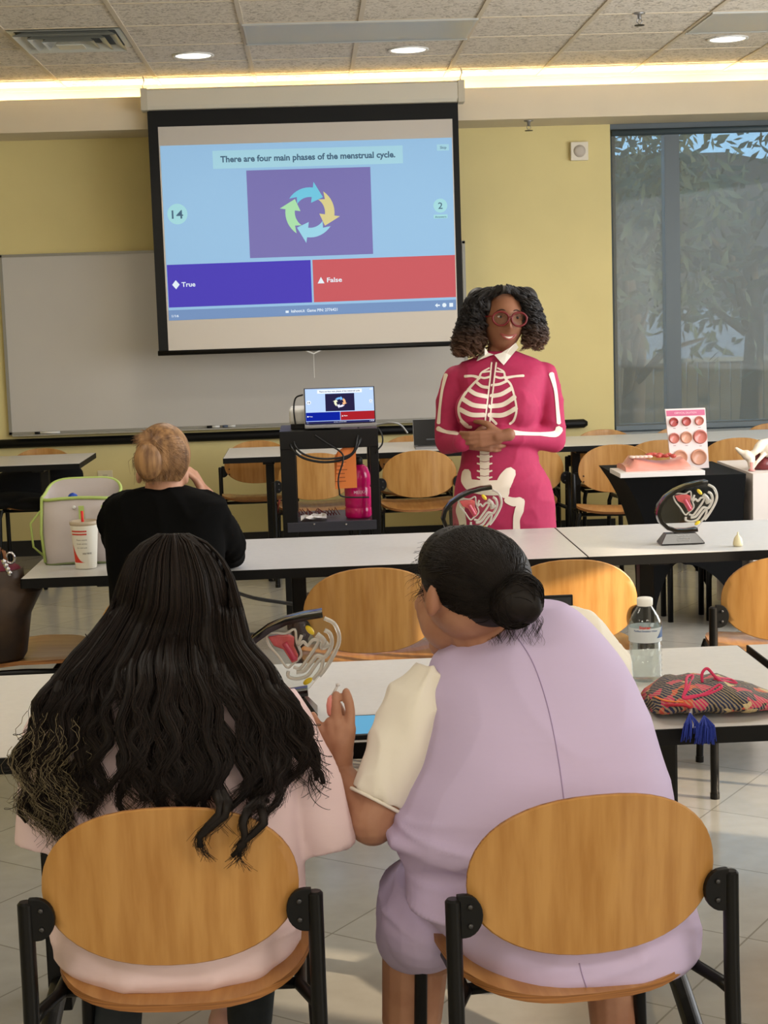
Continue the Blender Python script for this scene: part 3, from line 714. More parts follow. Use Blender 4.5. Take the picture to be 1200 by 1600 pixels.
slide(lambda x, y, lay: LF(.02+.96*x/460, 1-(.03+.93*y/270), .0012+.0003*lay), t, pal2)
t2, LF2 = laptop('silver laptop with a dark screen standing on the far table beside the presenter', (645, 656), (694, 697), (670, 699), 9.72, .16)
mb = MB(); mb.quad(LF2(.42, .2, .002), LF2(.7, .2, .002), LF2(.7, .26, .002), LF2(.42, .26, .002)); mb.build('screen_note', mat('dim_text', (60, 62, 66), .6), t2)
# projector behind the laptop
a = at(452, 637, CY+.22); z0 = ctop
t = thing('projector', 'small white projector behind the laptop on the cart', 'projector', (a.x+.11, CY+.25, z0), world=True)
MB().bx(a.x, a.x+.24, CY+.12, CY+.38, z0+.02, a.z).build('body', white, t, bevel=.02, bseg=3, smooth=True)
MB().bx(a.x+.005, a.x+.235, CY+.125, CY+.375, z0+.0, z0+.035).build('base_plate', blackp, t, bevel=.004)
# cables
cab = mat('black_cable', (18, 18, 20), .45)
def cable(pts, r, lb, Y, m=cab, name='cable', n=6, sub=True):
    P = [at(p[0], p[1], p[2] if len(p) > 2 else Y) for p in pts]
    Q = []
    for i in range(len(P)-1):
        p0, p1, p2, p3 = P[max(i-1, 0)], P[i], P[i+1], P[min(i+2, len(P)-1)]
        for k in range(n):
            u = k/n; Q.append(.5*((2*p1)+(p2-p0)*u+(2*p0-5*p1+4*p2-p3)*u*u+(3*p1-p0-3*p2+p3)*u**3))
    Q.append(P[-1])
    return tag(MB().tube(Q, r, 8).build(name, m, loc=P[0], smooth=True), lb, 'cable')
cable([(452, 678, CY+.1), (456, 700, CY-.02), (475, 716, CY-.03), (510, 722, CY-.03), (545, 714, CY-.03), (562, 690, CY-.02), (566, 672, CY+.1)], .006, 'thick black cable looping below the cart top', CY)
cable([(456, 672, CY+.1), (462, 698, CY-.03), (480, 712, CY-.04), (512, 717, CY-.04), (548, 710, CY-.04), (558, 688, CY-.03), (560, 668, CY+.08)], .005, 'second black cable in the loop below the cart top', CY)
cable([(492, 680, CY-.02), (510, 692, CY-.03), (533, 707, CY-.04), (536, 720, CY-.05), (529, 745, CY-.05), (530, 765, CY-.05), (536, 776, CY-.03), (577, 777, CY-.03)], .004, 'thin black cable hanging in front of the orange paper', CY)
cable([(473, 617, CY+.07), (462, 622, CY+.1), (459, 640, CY+.1), (462, 665, CY+.1)], .004, 'black lead from the laptop left side to the projector', CY)
cable([(588, 664, CY+.05), (610, 660, CY), (626, 664, CY), (637, 677, CY)], .004, 'pale grey lead curving off the right of the laptop', CY, mat('grey_cable', (150, 150, 148), .5))
cable([(590, 668, CY+.05), (597, 680, CY), (597, 694, CY), (588, 706, CY), (586, 720, CY+.1)], .004, 'black lead dropping down the right side of the cart', CY)
cable([(370, 926, 5.6), (400, 935, 5.8), (445, 942, 6.0), (470, 945, 6.1)], .007, 'dark cable crossing the floor under the middle table', 6, cab)
# jug, orange paper, tissue, wires on lower shelf
Yj = CY+.12; p = atz(557, 798, sh); p = Vector((at(560, 798, Yj).x, Yj, sh))
t = thing('water_jug', 'bright pink translucent water jug on the lower shelf of the cart', 'jug', p, world=True)
pk = mat('pink_plastic', (226, 22, 118), .2, trans=.25, spec=.6)
MB().lathe([(.0, 0), (.055, 0), (.062, .01), (.062, .045), (.058, .05), (.062, .055), (.062, .14), (.057, .146), (.062, .152), (.061, .20), (.05, .235), (.03, .25), (.0, .25)], p, 32).build('body', pk, t, smooth=True)
MB().lathe([(.028, .245), (.028, .275), (.02, .285), (0, .285)], p, 20).build('cap', blackp, t, smooth=True)
MB().tube([p+Vector((-.04, 0, .24)), p+Vector((-.05, 0, .275)), p+Vector((-.02, 0, .3)), p+Vector((.01, 0, .27))], .006, 8).build('strap', blackp, t, smooth=True)
mb = MB(); text_on(mb, 'MEEKA', lambda x, y: p+Vector((.061*math.sin(x/.06), -.0635*math.cos(x/.06), y)), bold=.02, width=.062, x0=-.02, y0=.118); mb.build('lettering', mat('jug_print', (240, 180, 210), .5), t)
mb = MB(); op = [(541, 696), (552, 692), (558, 696), (556, 710), (558, 762), (524, 764), (522, 715), (528, 705)]
oc = mat('orange_paper', (226, 128, 62), .7)
Yp = CY+.02
vs = [mb.v(at(x, y, Yp+.008*math.sin(x*.4))) for x, y in op]; vb = [mb.v(v.co+Vector((0, .004, 0))) for v in vs]
mb.f(vs); mb.f(vb[::-1]); 
for i in range(len(vs)): mb.f((vs[i], vs[(i+1) % len(vs)], vb[(i+1) % len(vs)], vb[i]))
t = thing('paper_tag', 'orange printed paper hanging on the cart beside the pink jug', 'paper', at(541, 696, Yp), world=True); mb.build('sheet', oc, t)
mb = MB()
for k in range(7): 
    q = at(532+2*(k % 2), 716+k*6, Yp-.008); mb.box(q, (.05-.01*(k % 3), .001, .004))
mb.build('print_lines', mat('orange_ink', (150, 76, 34), .7), t)
mb = MB(); q0 = Vector((at(490, 800, CY+.1).x, CY+.08, sh)); rnd = random.Random(3)
grid = [[None]*7 for _ in range(7)]
for i in range(7):
    for j in range(7): grid[i][j] = mb.v(q0+Vector(((i-3)*.02, (j-3)*.02+rnd.uniform(-.004, .004), .006+.022*abs(math.sin(i*1.7+j*1.1))*rnd.uniform(.5, 1))))
for i in range(6):
    for j in range(6): mb.f((grid[i][j], grid[i+1][j], grid[i+1][j+1], grid[i][j+1]))
tag(mb.build('tissue', mat('tissue_white', (222, 216, 210), .8), loc=q0), 'crumpled white tissue on the lower shelf of the cart', 'tissue')
mb = MB()
for k in range(14):
    x = at(462+k*4.5, 790, CY+.2).x; mb.tube([(x, CY+.2, sh+.004), (x+rnd.uniform(-.02, .02), CY+.18, sh+.03+rnd.uniform(0, .02)), (x+.03, CY+.2, sh+.006)], .0025, 5)
tag(mb.build('wire_tangle', mat('red_brown_wire', (120, 48, 38), .5), loc=(x, CY+.2, sh)), 'tangle of thin red brown wires behind the tissue on the cart shelf', 'wires', kind='stuff')
cable([(430, 862, 10.45), (431, 832, 10.0), (434, 795, 9.35), (437, 782, 9.25)], .006, 'red brown cable by the left side of the cart near the floor', 8.6, mat('red_cable', (130, 50, 40), .5))
# ================================================================== ANATOMY MODELS on black stands
clear = bpy.data.materials.new('clear_acrylic'); clear.use_nodes = True
N, L = nodes_of(clear); N.remove(N['Principled BSDF']); t_ = N.new('ShaderNodeBsdfTransparent'); t_.inputs[0].default_value = (.93, .95, .94, 1)
g_ = N.new('ShaderNodeBsdfGlossy'); g_.inputs['Roughness'].default_value = .05; fr = facing(N, L); mx_ = N.new('ShaderNodeMixShader')
L.new(fr.outputs[0], mx_.inputs[0]); L.new(t_.outputs[0], mx_.inputs[1]); L.new(g_.outputs[0], mx_.inputs[2]); L.new(mx_.outputs[0], N['Material Output'].inputs[0])
relief = mat('frosted_acrylic', (236, 232, 222), .12, trans=.55, spec=.8)
redm = mat('red_organ', (196, 84, 86), .25, noise_=.2, scale=60, coat=.6); pinkm = mat('deep_pink_organ', (190, 60, 90), .25, coat=.6); yel = mat('yellow_ovary', (236, 206, 40), .35, coat=.4)
glossk = mat('gloss_black_acrylic', (14, 14, 15), .12, spec=.7)
def make_model():
    t = thing('anatomy_model', 'x', 'anatomy model')
    # units: photograph of the small one, 1px = .00215 m ; origin bottom centre of base
    k = .00205
    def P(x, y, d=0): return Vector(((x-1067)*k, d, (853-y)*k))
    S = lambda pts: [((x*.1333+1020-1067)*k, (853-(y*.1333+740))*k) for x, y in pts]   # zoom coords -> local
    mb = MB()
    # trapezoid base
    z1 = .045
    base = [(-.072, -.04), (.075, -.04), (.075, .04), (-.072, .04)]; top = [(-.052, -.02), (.05, -.02), (.05, .02), (-.052, .02)]
    mb.rings([[(x, y, 0) for x, y in base], [(x, y, .004) for x, y in base], [(x, y, .036) for x, y in top]]); mb.build('base', glossk, t, bevel=.0015)
    mb = MB(); V2 = lambda y0: (lambda x, y: Vector((x, -.0402+(y0+y)*.55, y0+y)))
    for s, z in (('Uterine Model', .026), ('NATURAL WOMAN', .019), ('Pelvic anatomy', .012)): text_on(mb, s, lambda x, y, z=z: Vector((x, -.041+(z+y-.004)*.63, z+y)), bold=.01, width=.044, x0=.005, center=True)
    mb.build('base_print', mat('grey_print', (170, 170, 168), .5), t)
    band = [(690, 95), (560, 110), (420, 140), (290, 195), (180, 270), (100, 370), (75, 470), (110, 570), (190, 650), (300, 690), (430, 695), (560, 680)]
    B = S(band); mb = MB(); secs = []
    for i, (x, z) in enumerate(B):
        a = Vector(B[max(i-1, 0)]); b = Vector(B[min(i+1, len(B)-1)]); tt = (b-a).normalized(); nrm = Vector((-tt.y, tt.x))
        h = .0065
        secs.append([(x+nrm.x*h*s1, s2*.022, z+nrm.y*h*s1) for s1, s2 in ((-1, -1), (1, -1), (1, 1), (-1, 1))])
    mb.rings(secs); mb.build('band', glossk, t, smooth=True, auto=.7, bevel=.001)
    outl = S([(690, 110), (560, 125), (420, 155), (290, 210), (190, 290), (120, 380), (100, 470), (130, 560), (205, 630), (320, 672), (450, 680), (570, 665), (660, 560), (760, 430), (815, 330), (800, 240), (750, 160)])
    mb = MB(); mb.prism(outl, (0, -.004, 0), (1, 0, 0), (0, 0, 1), (0, .008, 0)); mb.build('panel', clear, t)
    def tub(pts, r, name, m, y=-.010, flat=1, close=False):
        Q = S(pts); PP = [Vector((x, y, z)) for x, z in Q]; R = []
        n = len(PP)
        for i in range(n if close else n-1):
            p0, p1, p2, p3 = PP[(i-1) % n] if close else PP[max(i-1, 0)], PP[i], PP[(i+1) % n], PP[(i+2) % n] if close else PP[min(i+2, n-1)]
            for q in range(4):
                u = q/4; R.append(.5*((2*p1)+(p2-p0)*u+(2*p0-5*p1+4*p2-p3)*u*u+(3*p1-p0-3*p2+p3)*u**3))
        if not close: R.append(PP[-1])
        return MB().tube(R, r, 8, close=close).build(name, m, t, smooth=True)
    tub([(270, 240), (330, 225), (410, 235), (480, 205), (490, 300), (520, 400), (450, 470), (410, 490), (350, 400), (290, 320)], .0026, 'uterus_wall', relief, close=True)
    tub([(530, 250), (500, 330), (540, 300), (570, 330), (610, 290), (650, 300), (620, 360), (560, 440), (510, 500), (460, 490)], .0035, 'tube_fold', relief)
    tub([(700, 130), (770, 170), (805, 250), (800, 330), (750, 430), (690, 520), (650, 565)], .0042, 'outer_rim', relief)
    tub([(700, 220), (740, 250), (750, 330), (700, 420), (640, 410), (600, 450), (540, 520), (480, 530)], .0045, 'vaginal_fold', relief)
    tub([(420, 520), (420, 560), (480, 580), (560, 560), (610, 500), (650, 450), (680, 440), (660, 520), (600, 590)], .0038, 'lower_fold', relief)
    tub([(640, 250), (690, 300), (680, 350), (730, 320)], .0065, 'side_lobe', relief)
    mb = MB(); mb.prism(S([(280, 250), (340, 240), (440, 240), (475, 260), (470, 330), (500, 400), (490, 440), (450, 455), (425, 410), (390, 350), (320, 320)]), (0, -.006, 0), (1, 0, 0), (0, 0, 1), (0, -.010, 0)); mb.build('uterus', redm, t, bevel=.003, bseg=3, smooth=True)
    tub([(400, 300), (440, 370), (470, 430)], .0065, 'cervix', pinkm, y=-.014)
    for (x, y, r1, r2, an) in ((592, 215, .0062, .0120, .7), (562, 600, .0058, .0110, -1.0)):
        q = S([(x, y)])[0]; MB().ell((q[0], -.011, q[1]), (r1, .006, r2), 16, 10, Matrix.Rotation(-an, 3, 'Y')).build('ovary', yel, t, smooth=True)
    return t
am = make_model()
place(am, 0, (1.225, 5.42, .742), 0, 'clear reproductive anatomy model on a black stand, on the middle table under the black-draped one')
place(am, 1, (.505, 5.50, .742), 0, 'clear anatomy model in front of the presenter, partly hidden by the bun head')
place(am, 1, (-.088, 3.27, .742), 0, 'clear anatomy model with a black rim on the nearest table between the two front people')
# cream menstrual cup
p = atz(1153, 853, .742)
tag(MB().lathe([(0, 0), (.014, 0), (.0165, .004), (.016, .012), (.013, .026), (.006, .036), (.003, .038), (.003, .046), (0, .047)], p, 24).build('menstrual_cup', mat('cream_silicone', (224, 214, 176), .35), loc=p, smooth=True), 'small cream silicone cup standing upside down on the right middle table', 'cup')
# ------------------------------------------------------------------ tissue model and card on black table
H = .745
t = thing('tissue_model', 'pink pelvic tissue model on a white board on the black-draped table', 'anatomy model', (1.66, 7.7, H), world=True)
bd = mat('white_board', (222, 216, 212), .5)
xa, xb = at(963, 745, 7.62).x, at(1094, 745, 7.62).x
MB().bx(xa, xb, 7.52, 7.79, H, H+.022).build('board', bd, t, bevel=.003)
fle = mat('pink_flesh', (214, 140, 122), .4, noise_=.1, scale=20, coat=.3)
mb = MB(); rs = []
x0_, x1_ = xa+.04, xb-.05
for i in range(15):
    f = i/14; x = x0_+(x1_-x0_)*f; h = .07-.028*math.sin(PI*min(1, f*1.5))*.6+.012*math.sin(f*7); h = .055+.018*math.cos(f*5) if .1 < f < .95 else .03
    rs.append([(x, 7.7+.12*math.cos(a)*(1-.1*f), H+.02+max(0, h*math.sin(a)**.6 if math.sin(a) > 0 else 0)) for a in [PI*k/14 for k in range(15)]])
mb.rings(rs); mb.build('tissue_block', fle, t, smooth=True, auto=1.0)
mb = MB(); rnd = random.Random(5)
for k in range(9): mb.ell((x0_+.12+.014*k, 7.64+rnd.uniform(-.02, .03), H+.088+rnd.uniform(-.004, .006)), (.016, .02, .010), 10, 8)
mb.build('red_muscle', mat('muscle_red', (182, 66, 56), .35, coat=.5), t, smooth=True)
mb = MB(); 
for k in range(5): mb.ell((x0_+.04+.02*k, 7.63, H+.086), (.018, .02, .008), 10, 8)
mb.build('pale_fat', mat('pale_tissue', (226, 196, 180), .4, coat=.5), t, smooth=True)
# sample card
Yc = 7.82; t = thing('sample_card', 'upright white card with nine round pink samples and a pink header band', 'display card', (1.79, Yc, H), world=True)
c00, c10, c11, c01 = (1049, 734), (1108, 731), (1105, 638), (1042, 640)
def cf(u, v, d=0):
    px = (1-u)*(1-v)*c00[0]+u*(1-v)*c10[0]+u*v*c11[0]+(1-u)*v*c01[0]; py = (1-u)*(1-v)*c00[1]+u*(1-v)*c10[1]+u*v*c11[1]+(1-u)*v*c01[1]
    p = at(px, py, Yc); p.y = Yc+.04*v-d; return p
zfix = H-cf(.5, 0).z
mb = MB(); vs = [mb.v(cf(u, v, d)+Vector((0, 0, 0))) for d in (0, -.012) for u, v in ((0, 0), (1, 0), (1, 1), (0, 1))]
mb.f(vs[:4]); mb.f(vs[4:][::-1])
for i in range(4): mb.f((vs[i], vs[(i+1) % 4], vs[4+(i+1) % 4], vs[4+i]))
mb.build('card', mat('card_white', (222, 208, 204), .5), t)
mb = MB(); mb.quad(cf(.02, .88, .001), cf(.98, .88, .001), cf(.98, .975, .001), cf(.02, .975, .001)); mb.build('header_band', mat('header_pink', (196, 96, 130), .5), t)
mb = MB(); text_on(mb, 'CERVICAL DILATION', lambda x, y: cf(.22+x, .915+y, .002), bold=.01, width=.55, height=.03); mb.build('header_text', mat('header_ink', (232, 190, 200), .5), t)
sm_ = mat('sample_pink', (190, 110, 96), .4, coat=.4); sd = mat('sample_red', (168, 70, 66), .4, coat=.4); sb_ = mat('sample_tan', (196, 140, 112), .45, coat=.3)
zoomq = lambda x, y: ((x/7.06+1030), (y/7.06+620))
for (zx, zy, zr, mm) in ((177, 283, 52, sd), (318, 276, 52, sd), (460, 269, 52, sm_), (176, 460, 60, sm_), (311, 452, 68, sb_), (465, 444, 80, sm_), (236, 670, 84, sb_), (442, 667, 90, sb_)):
    x, y = zoomq(zx, zy); c = at(x, y, Yc-.004); c.y = Yc+.04*((734-y)/95); r = zr/7.06*Yc/FPX
    q = MB().lathe([(r, 0), (r, .006), (r*.86, .014), (r*.8, .010), (0, .012)], c, 28, mtx=Matrix.Rotation(PI/2, 3, 'X')).build('sample_disc', mm, t, smooth=True)
q = MB(); x, y = zoomq(200, 280); c = at(x, y, Yc-.018); q.ell(c, .004).build('sample_hole', mat('hole_dark', (60, 16, 22), .6), t)
mb = MB()
for zx, zy in ((180, 352), (318, 350), (460, 342), (178, 542), (312, 540), (465, 545)):
    x, y = zoomq(zx, zy); c = at(x, y, Yc); c.y = Yc+.04*((734-y)/95)-.0012; mb.box(c, (.012, .0006, .0025))
mb.build('caption_mark', mat('caption_grey', (150, 130, 130), .6), t)
# pelvis model
t = thing('pelvis_model', 'cream pelvis bone model with dark red muscle on the white-draped table at the right edge', 'anatomy model', (2.1, 7.7, H), world=True)
bone = mat('bone_cream', (226, 212, 192), .45, noise_=.06, scale=15)
def pp(x, y, Y): x, y = zoomq(x, y); return at(x, y, Y)
mb = MB()
mb.chain([pp(850, 570, 7.66), pp(900, 610, 7.66), pp(960, 640, 7.66)], [.008, .013, .02], 10)
mb.chain([pp(960, 640, 7.66), pp(1010, 680, 7.66), pp(1015, 790, 7.64)], [.024, .022, .012], 10)
mb.chain([pp(1000, 640, 7.66), pp(1060, 610, 7.66), pp(1100, 560, 7.68), pp(1130, 520, 7.7), pp(1190, 510, 7.72), pp(1240, 560, 7.72)], [.016, .016, .024, .022, .024, .03], 10)
mb.chain([pp(1040, 780, 7.64), pp(1080, 720, 7.64), pp(1150, 640, 7.66)], [.007, .008, .012], 8)
mb.chain([pp(1200, 600, 7.68), pp(1260, 560, 7.7), pp(1330, 600, 7.7), pp(1340, 760, 7.7)], [.03, .03, .03, .02], 10)
remesh(mb.build('pelvic_bone', bone, t), .004, 3)
mb = MB(); mb.ell(pp(1150, 740, 7.72), (.055, .06, .045)); mb.ell(pp(1070, 660, 7.72), (.02, .02, .03)); mb.ell(pp(1240, 720, 7.72), (.05, .06, .06)); mb.build('red_muscle', mat('dark_red_muscle', (112, 40, 42), .4, noise_=.3, scale=40, coat=.4), t, smooth=True)
mb = MB(); c = pp(1020, 860, 7.64); mb.lathe([(.017, H-c.z), (.012, .03), (.01, .06)], c); mb.build('pink_support', mat('support_pink', (216, 150, 140), .5), t, smooth=True)
# ================================================================== PAPER CUP, LUNCH BAG, BOTTLE, TABLET, POUCH
p = atz(135, 887, .742); R = 16.5*p.y/FPX; Rt = 21.5*p.y/FPX; Hc = .158
t = thing('paper_cup', 'white paper drink cup with red marks and a red straw beside the lunch bag', 'cup', p, world=True)
MB().lathe([(0, 0), (R*.95, 0), (R, .003), (Rt, Hc-.012)], p, 36, cap=False).build('cup_body', mat('cup_paper', (236, 232, 218), .55), t, smooth=True)
MB().lathe([(Rt, Hc-.014), (Rt*1.05, Hc-.010), (Rt*1.05, Hc-.002), (Rt*.92, Hc), (Rt*.88, Hc-.006), (0, Hc-.006)], p, 36, cap=False).build('lid', mat('cup_lid', (214, 196, 170), .25, trans=.3), t, smooth=True)
MB().cyl(p+Vector((-.002, -.01, Hc-.02)), p+Vector((-.004, -.005, Hc+.032)), .0048, seg=10).build('straw', mat('straw_red', (214, 40, 40), .4), t, smooth=True)
def cupf(a, z, d=.0006): r = R+(Rt-R)*z/(Hc-.012)+d; return p+Vector((r*math.sin(a), -r*math.cos(a), z))
redc = mat('cup_red', (212, 60, 44), .5); gr = mat('cup_ink', (120, 116, 108), .6)
def wrap(mb, poly, n=8):
    bmv = []
    mb.f([mb.v(cupf(a, z)) for a, z in poly])
mb = MB()
for i in range(10):
    a0, a1 = -1.1+i*.115, -1.1+(i+1)*.115
    f0, f1 = 1-i/10, 1-(i+1)/10
    mb.f([mb.v(cupf(a0, .022)), mb.v(cupf(a1, .022)), mb.v(cupf(a1, .022+.06*f1**2+.0003)), mb.v(cupf(a0, .022+.06*f0**2))])
for z in (.124, .114):
    for i in range(10): a0 = -1.0+i*.13; mb.f([mb.v(cupf(a0, z)), mb.v(cupf(a0+.12, z)), mb.v(cupf(a0+.12, z+.005)), mb.v(cupf(a0, z+.005))])
mb.build('red_print', redc, t)
mb = MB()
for zi, s in ((.096, 'Please recycle'), (.083, 'Fresh drinks'), (.070, 'Ice cold soda')): text_on(mb, s, lambda x, y, zi=zi: cupf(-.55+x, zi+y*.03), bold=.01, width=.85, height=.13)
text_on(mb, 'HOLD THE ICE', lambda x, y: cupf(-.1+x, .05+y*.03), bold=.03, width=.75, height=.16); mb.build('cup_text', gr, t)
# lunch bag
a = at(68, 872, 5.52); b = at(178, 872, 5.52); zt = at(120, 775, 5.52).z
t = thing('lunch_bag', 'open grey insulated lunch bag with lime green trim on the middle table', 'bag', ((a.x+b.x)/2, 5.55, .742), world=True)
gb = mat('bag_grey', (196, 186, 184), .6, noise_=.05, scale=10, bump=.1); lime = mat('lime_trim', (178, 200, 112), .6)
bx0, bx1, by0, by1 = a.x, b.x+.03, 5.46, 5.68
def bagring(z, g, zoff=0):
    r = []
    for i in range(40):
        an = 2*PI*i/40; c, s = math.cos(an), math.sin(an)
        x = (bx0+bx1)/2+(bx1-bx0)/2*g*math.copysign(abs(c)**.45, c); y = (by0+by1)/2+(by1-by0)/2*g*math.copysign(abs(s)**.45, s)
        r.append((x, y, z+zoff*(s > 0)*abs(s)-.006*(s < 0)*abs(c*s)*2))
    return r
zs = [(.742, .9), (.752, .97), (.80, 1), (.88, 1.0), (zt, .96, .045)]
mb = MB(); rs = [bagring(*q) for q in zs]; mb.rings(rs, cap=False); mb.f([mb.v(q) for q in rs[0][::-1]]); o = mb.build('bag_body', gb, t, smooth=True, auto=.8)
md = o.modifiers.new('t', 'SOLIDIFY'); md.thickness = .006; md.offset = -1
MB().tube([Vector(q) for q in rs[-1]], .0055, 8, close=True).build('rim_trim', lime, t, smooth=True)
MB().tube([(bx0+.012, by0+.02, .75), (bx0+.004, by0+.02, .85), (bx0+.012, by0+.02, zt)], .005, 8).build('corner_trim', lime, t, smooth=True)
MB().tube([Vector(q) for q in bagring(.748, .955)], .004, 6, close=True).build('bottom_trim', mat('bag_bottom', (110, 120, 80), .6), t, smooth=True)
sx = at(135, 780, 5.45).x
for x in (sx-.02, sx+.055): MB().box((x, by0-.003, .89), (.018, .004, .1)).build('front_strap', lime, t, bevel=.001)
mb = MB(); mb.tube([(bx0-.002, by0+.06, .92), (bx0-.035, by0+.05, .88), (bx0-.03, by0+.05, .80), (bx0+.002, by0+.05, .77)], .012, 8, flat=.3); mb.build('side_handle', lime, t, smooth=True)
for x, z in ((at(115, 793, 5.45).x, at(115, 793, 5.45).z),): MB().lathe([(.006, 0), (.004, .004)], (x, by0-.002, z), 12, mtx=Matrix.Rotation(PI/2, 3, 'X')).build('snap_button', white, t)
mb = MB(); mb.bx(bx0+.02, bx1-.02, by0+.02, by1-.02, .75, .86); mb.build('lining', mat('bag_lining', (96, 92, 90), .7), t)
c = at(114, 779, 5.52); tag(MB().ell(c, (.018, .018, .02)).lathe([(.016, -.13), (.018, -.02), (.018, 0)], c).build('bottle', mat('blue_bottle_cap', (30, 70, 170), .35), loc=c, smooth=True), 'bottle with a blue domed cap standing inside the open lunch bag', 'bottle')
# water bottle
p = atz(1009, 1062, .742); k_ = 1.0
t = thing('water_bottle', 'clear plastic water bottle with a printed label on the nearest table', 'bottle', p, world=True)
plast = bpy.data.materials.new('clear_pet'); plast.use_nodes = True
N, L = nodes_of(plast); N.remove(N['Principled BSDF']); t_ = N.new('ShaderNodeBsdfTransparent'); t_.inputs[0].default_value = (.90, .93, .93, 1)
g_ = N.new('ShaderNodeBsdfGlossy'); g_.inputs['Roughness'].default_value = .06; fr = facing(N, L); mx_ = N.new('ShaderNodeMixShader')
L.new(fr.outputs[0], mx_.inputs[0]); L.new(t_.outputs[0], mx_.inputs[1]); L.new(g_.outputs[0], mx_.inputs[2]); L.new(mx_.outputs[0], N['Material Output'].inputs[0])
Rb = 26.5*p.y/FPX; Hb = 134*p.y/FPX; pr = [(0, .004), (Rb*.75, 0), (Rb*.95, .005)]
for i in range(7):
    z = .012+i*.0115; pr += [(Rb*1.0, z), (Rb*.93, z+.0055)]
pr += [(Rb*.99, .095), (Rb*.99, .128), (Rb*.95, .137), (Rb*.8, .150), (Rb*.5, .167), (Rb*.40, .172), (Rb*.40, .178)]
MB().lathe([(r, z*Hb/.19) for r, z in pr], p, 40, cap=False).build('bottle_body', plast, t, smooth=True)
MB().lathe([(Rb*.46, .172*Hb/.19), (Rb*.48, .174*Hb/.19), (Rb*.48, Hb-.002), (Rb*.42, Hb), (0, Hb)], p, 28, cap=False).build('cap', mat('cap_white', (236, 236, 230), .4), t, smooth=True)
MB().lathe([(Rb*1.0, .092*Hb/.19), (Rb*1.003, .125*Hb/.19)], p, 40, cap=False).build('label', mat('label_pale', (208, 216, 220), .35, alpha=.9), t, smooth=True)
def bf(a, z): r = Rb*1.015; return p+Vector((r*math.sin(a), -r*math.cos(a), z))
mb = MB(); text_on(mb, 'Stater', lambda x, y: bf(-.55+x, .118+y*.022), bold=.03, width=.7, height=.28); mb.build('red_logo', mat('logo_red', (206, 60, 50), .4), t)
mb = MB(); text_on(mb, 'Purified Drinking Water', lambda x, y: bf(-.9+x, .1115+y*.018), bold=.02, width=1.5, height=.2)
for i in range(8): 
    a0 = .55+i*.1; mb.f([mb.v(bf(a0, .0965)), mb.v(bf(a0+.1, .0965)), mb.v(bf(a0+.1, .0965+.004*(i+1))), mb.v(bf(a0, .0965+.004*i))])
mb.build('label_print', mat('label_blue', (70, 100, 150), .4), t)
MB().lathe([(0, .006), (Rb*.9, .006), (Rb*.9, .100), (0, .1)], p, 32).build('water', clear, t, smooth=True)
# tablet between them on the table
p = atz(562, 1128, .742)
t = thing('tablet', 'slim tablet with a bright blue screen lying on the nearest table', 'tablet', (p.x, 3.2, .742), world=True)
MB().bx(p.x-.02, p.x+.11, 3.04, 3.20, .742, .75).build('body', blackp, t, bevel=.003)
MB().bx(p.x-.014, p.x+.104, 3.05, 3.19, .75, .7505).build('screen', em('tablet_blue', (110, 180, 220), .6), t)
# patterned pouch
pt = bpy.data.materials.new('woven_pattern'); pt.use_nodes = True
N, L = nodes_of(pt); b = N['Principled BSDF']; b.inputs['Roughness'].default_value = .85; tc = N.new('ShaderNodeTexCoord'); mp = N.new('ShaderNodeMapping'); mp.inputs['Rotation'].default_value = (0, 0, .35); L.new(tc.outputs['Object'], mp.inputs[0])
vo = N.new('ShaderNodeTexVoronoi'); vo.inputs['Scale'].default_value = 46; vo.distance = 'MANHATTAN'; L.new(mp.outputs[0], vo.inputs[0])
r1 = N.new('ShaderNodeValToRGB'); r1.color_ramp.interpolation = 'CONSTANT'; e = r1.color_ramp.elements; e[0].color = lin((30, 38, 66)); e[1].position = .3; e[1].color = lin((190, 46, 92))
for ps, cc in ((.44, (28, 30, 44)), (.62, (196, 176, 132)), (.7, (30, 40, 74)), (.9, (196, 80, 60))):
    q = e.new(ps); q.color = lin(cc)
sp = N.new('ShaderNodeSeparateColor'); L.new(vo.outputs['Color'], sp.inputs[0]); L.new(sp.outputs[0], r1.inputs[0])
wv = N.new('ShaderNodeTexWave'); wv.wave_type = 'BANDS'; wv.bands_direction = 'DIAGONAL'; wv.inputs['Scale'].default_value = 60; wv.inputs['Distortion'].default_value = 3; L.new(mp.outputs[0], wv.inputs[0])
r2 = N.new('ShaderNodeValToRGB'); r2.color_ramp.elements[0].position = .55; r2.color_ramp.elements[1].position = .6; L.new(wv.outputs['Fac'], r2.inputs[0])
mx2 = N.new('ShaderNodeMixRGB'); L.new(r2.outputs[0], mx2.inputs[0]); L.new(r1.outputs[0], mx2.inputs[1]); mx2.inputs[2].default_value = lin((178, 158, 118))
ml = N.new('ShaderNodeMath'); ml.operation = 'MULTIPLY'; ml.inputs[1].default_value = .55; L.new(r2.outputs[0], ml.inputs[0]); L.new(ml.outputs[0], mx2.inputs[0]); L.new(mx2.outputs[0], b.inputs['Base Color'])
t = thing('drawstring_pouch', 'flat woven pouch in navy, pink and cream patterns with pink cords and a blue tassel', 'bag', (.9, 3.17, .742), world=True)
pa = atz(985, 1078, .742); 
mb = MB(); px0, px1 = pa.x, pa.x+.30; rs = []
nI = 26
for i in range(nI+1):
    f = i/nI; x = px0+(px1-px0)*f; hw = .098*(min(1, (f+.10)*5)**.5)*(min(1, (1.04-f)*2.2)**.7); h = .062*(min(1, (f+.14)*3.2)**.7)*(min(1, (1.03-f)*1.8)**.8)
    yc = 3.165-.02*f
    rs.append([(x+.004*math.sin(3*a), yc+hw*math.copysign(abs(math.cos(a))**.8, math.cos(a)), .744+h*.5+h*.5*math.sin(a)*(1+.10*math.sin(i*1.3+a*3))) for a in [2*PI*k/22 for k in range(22)]])
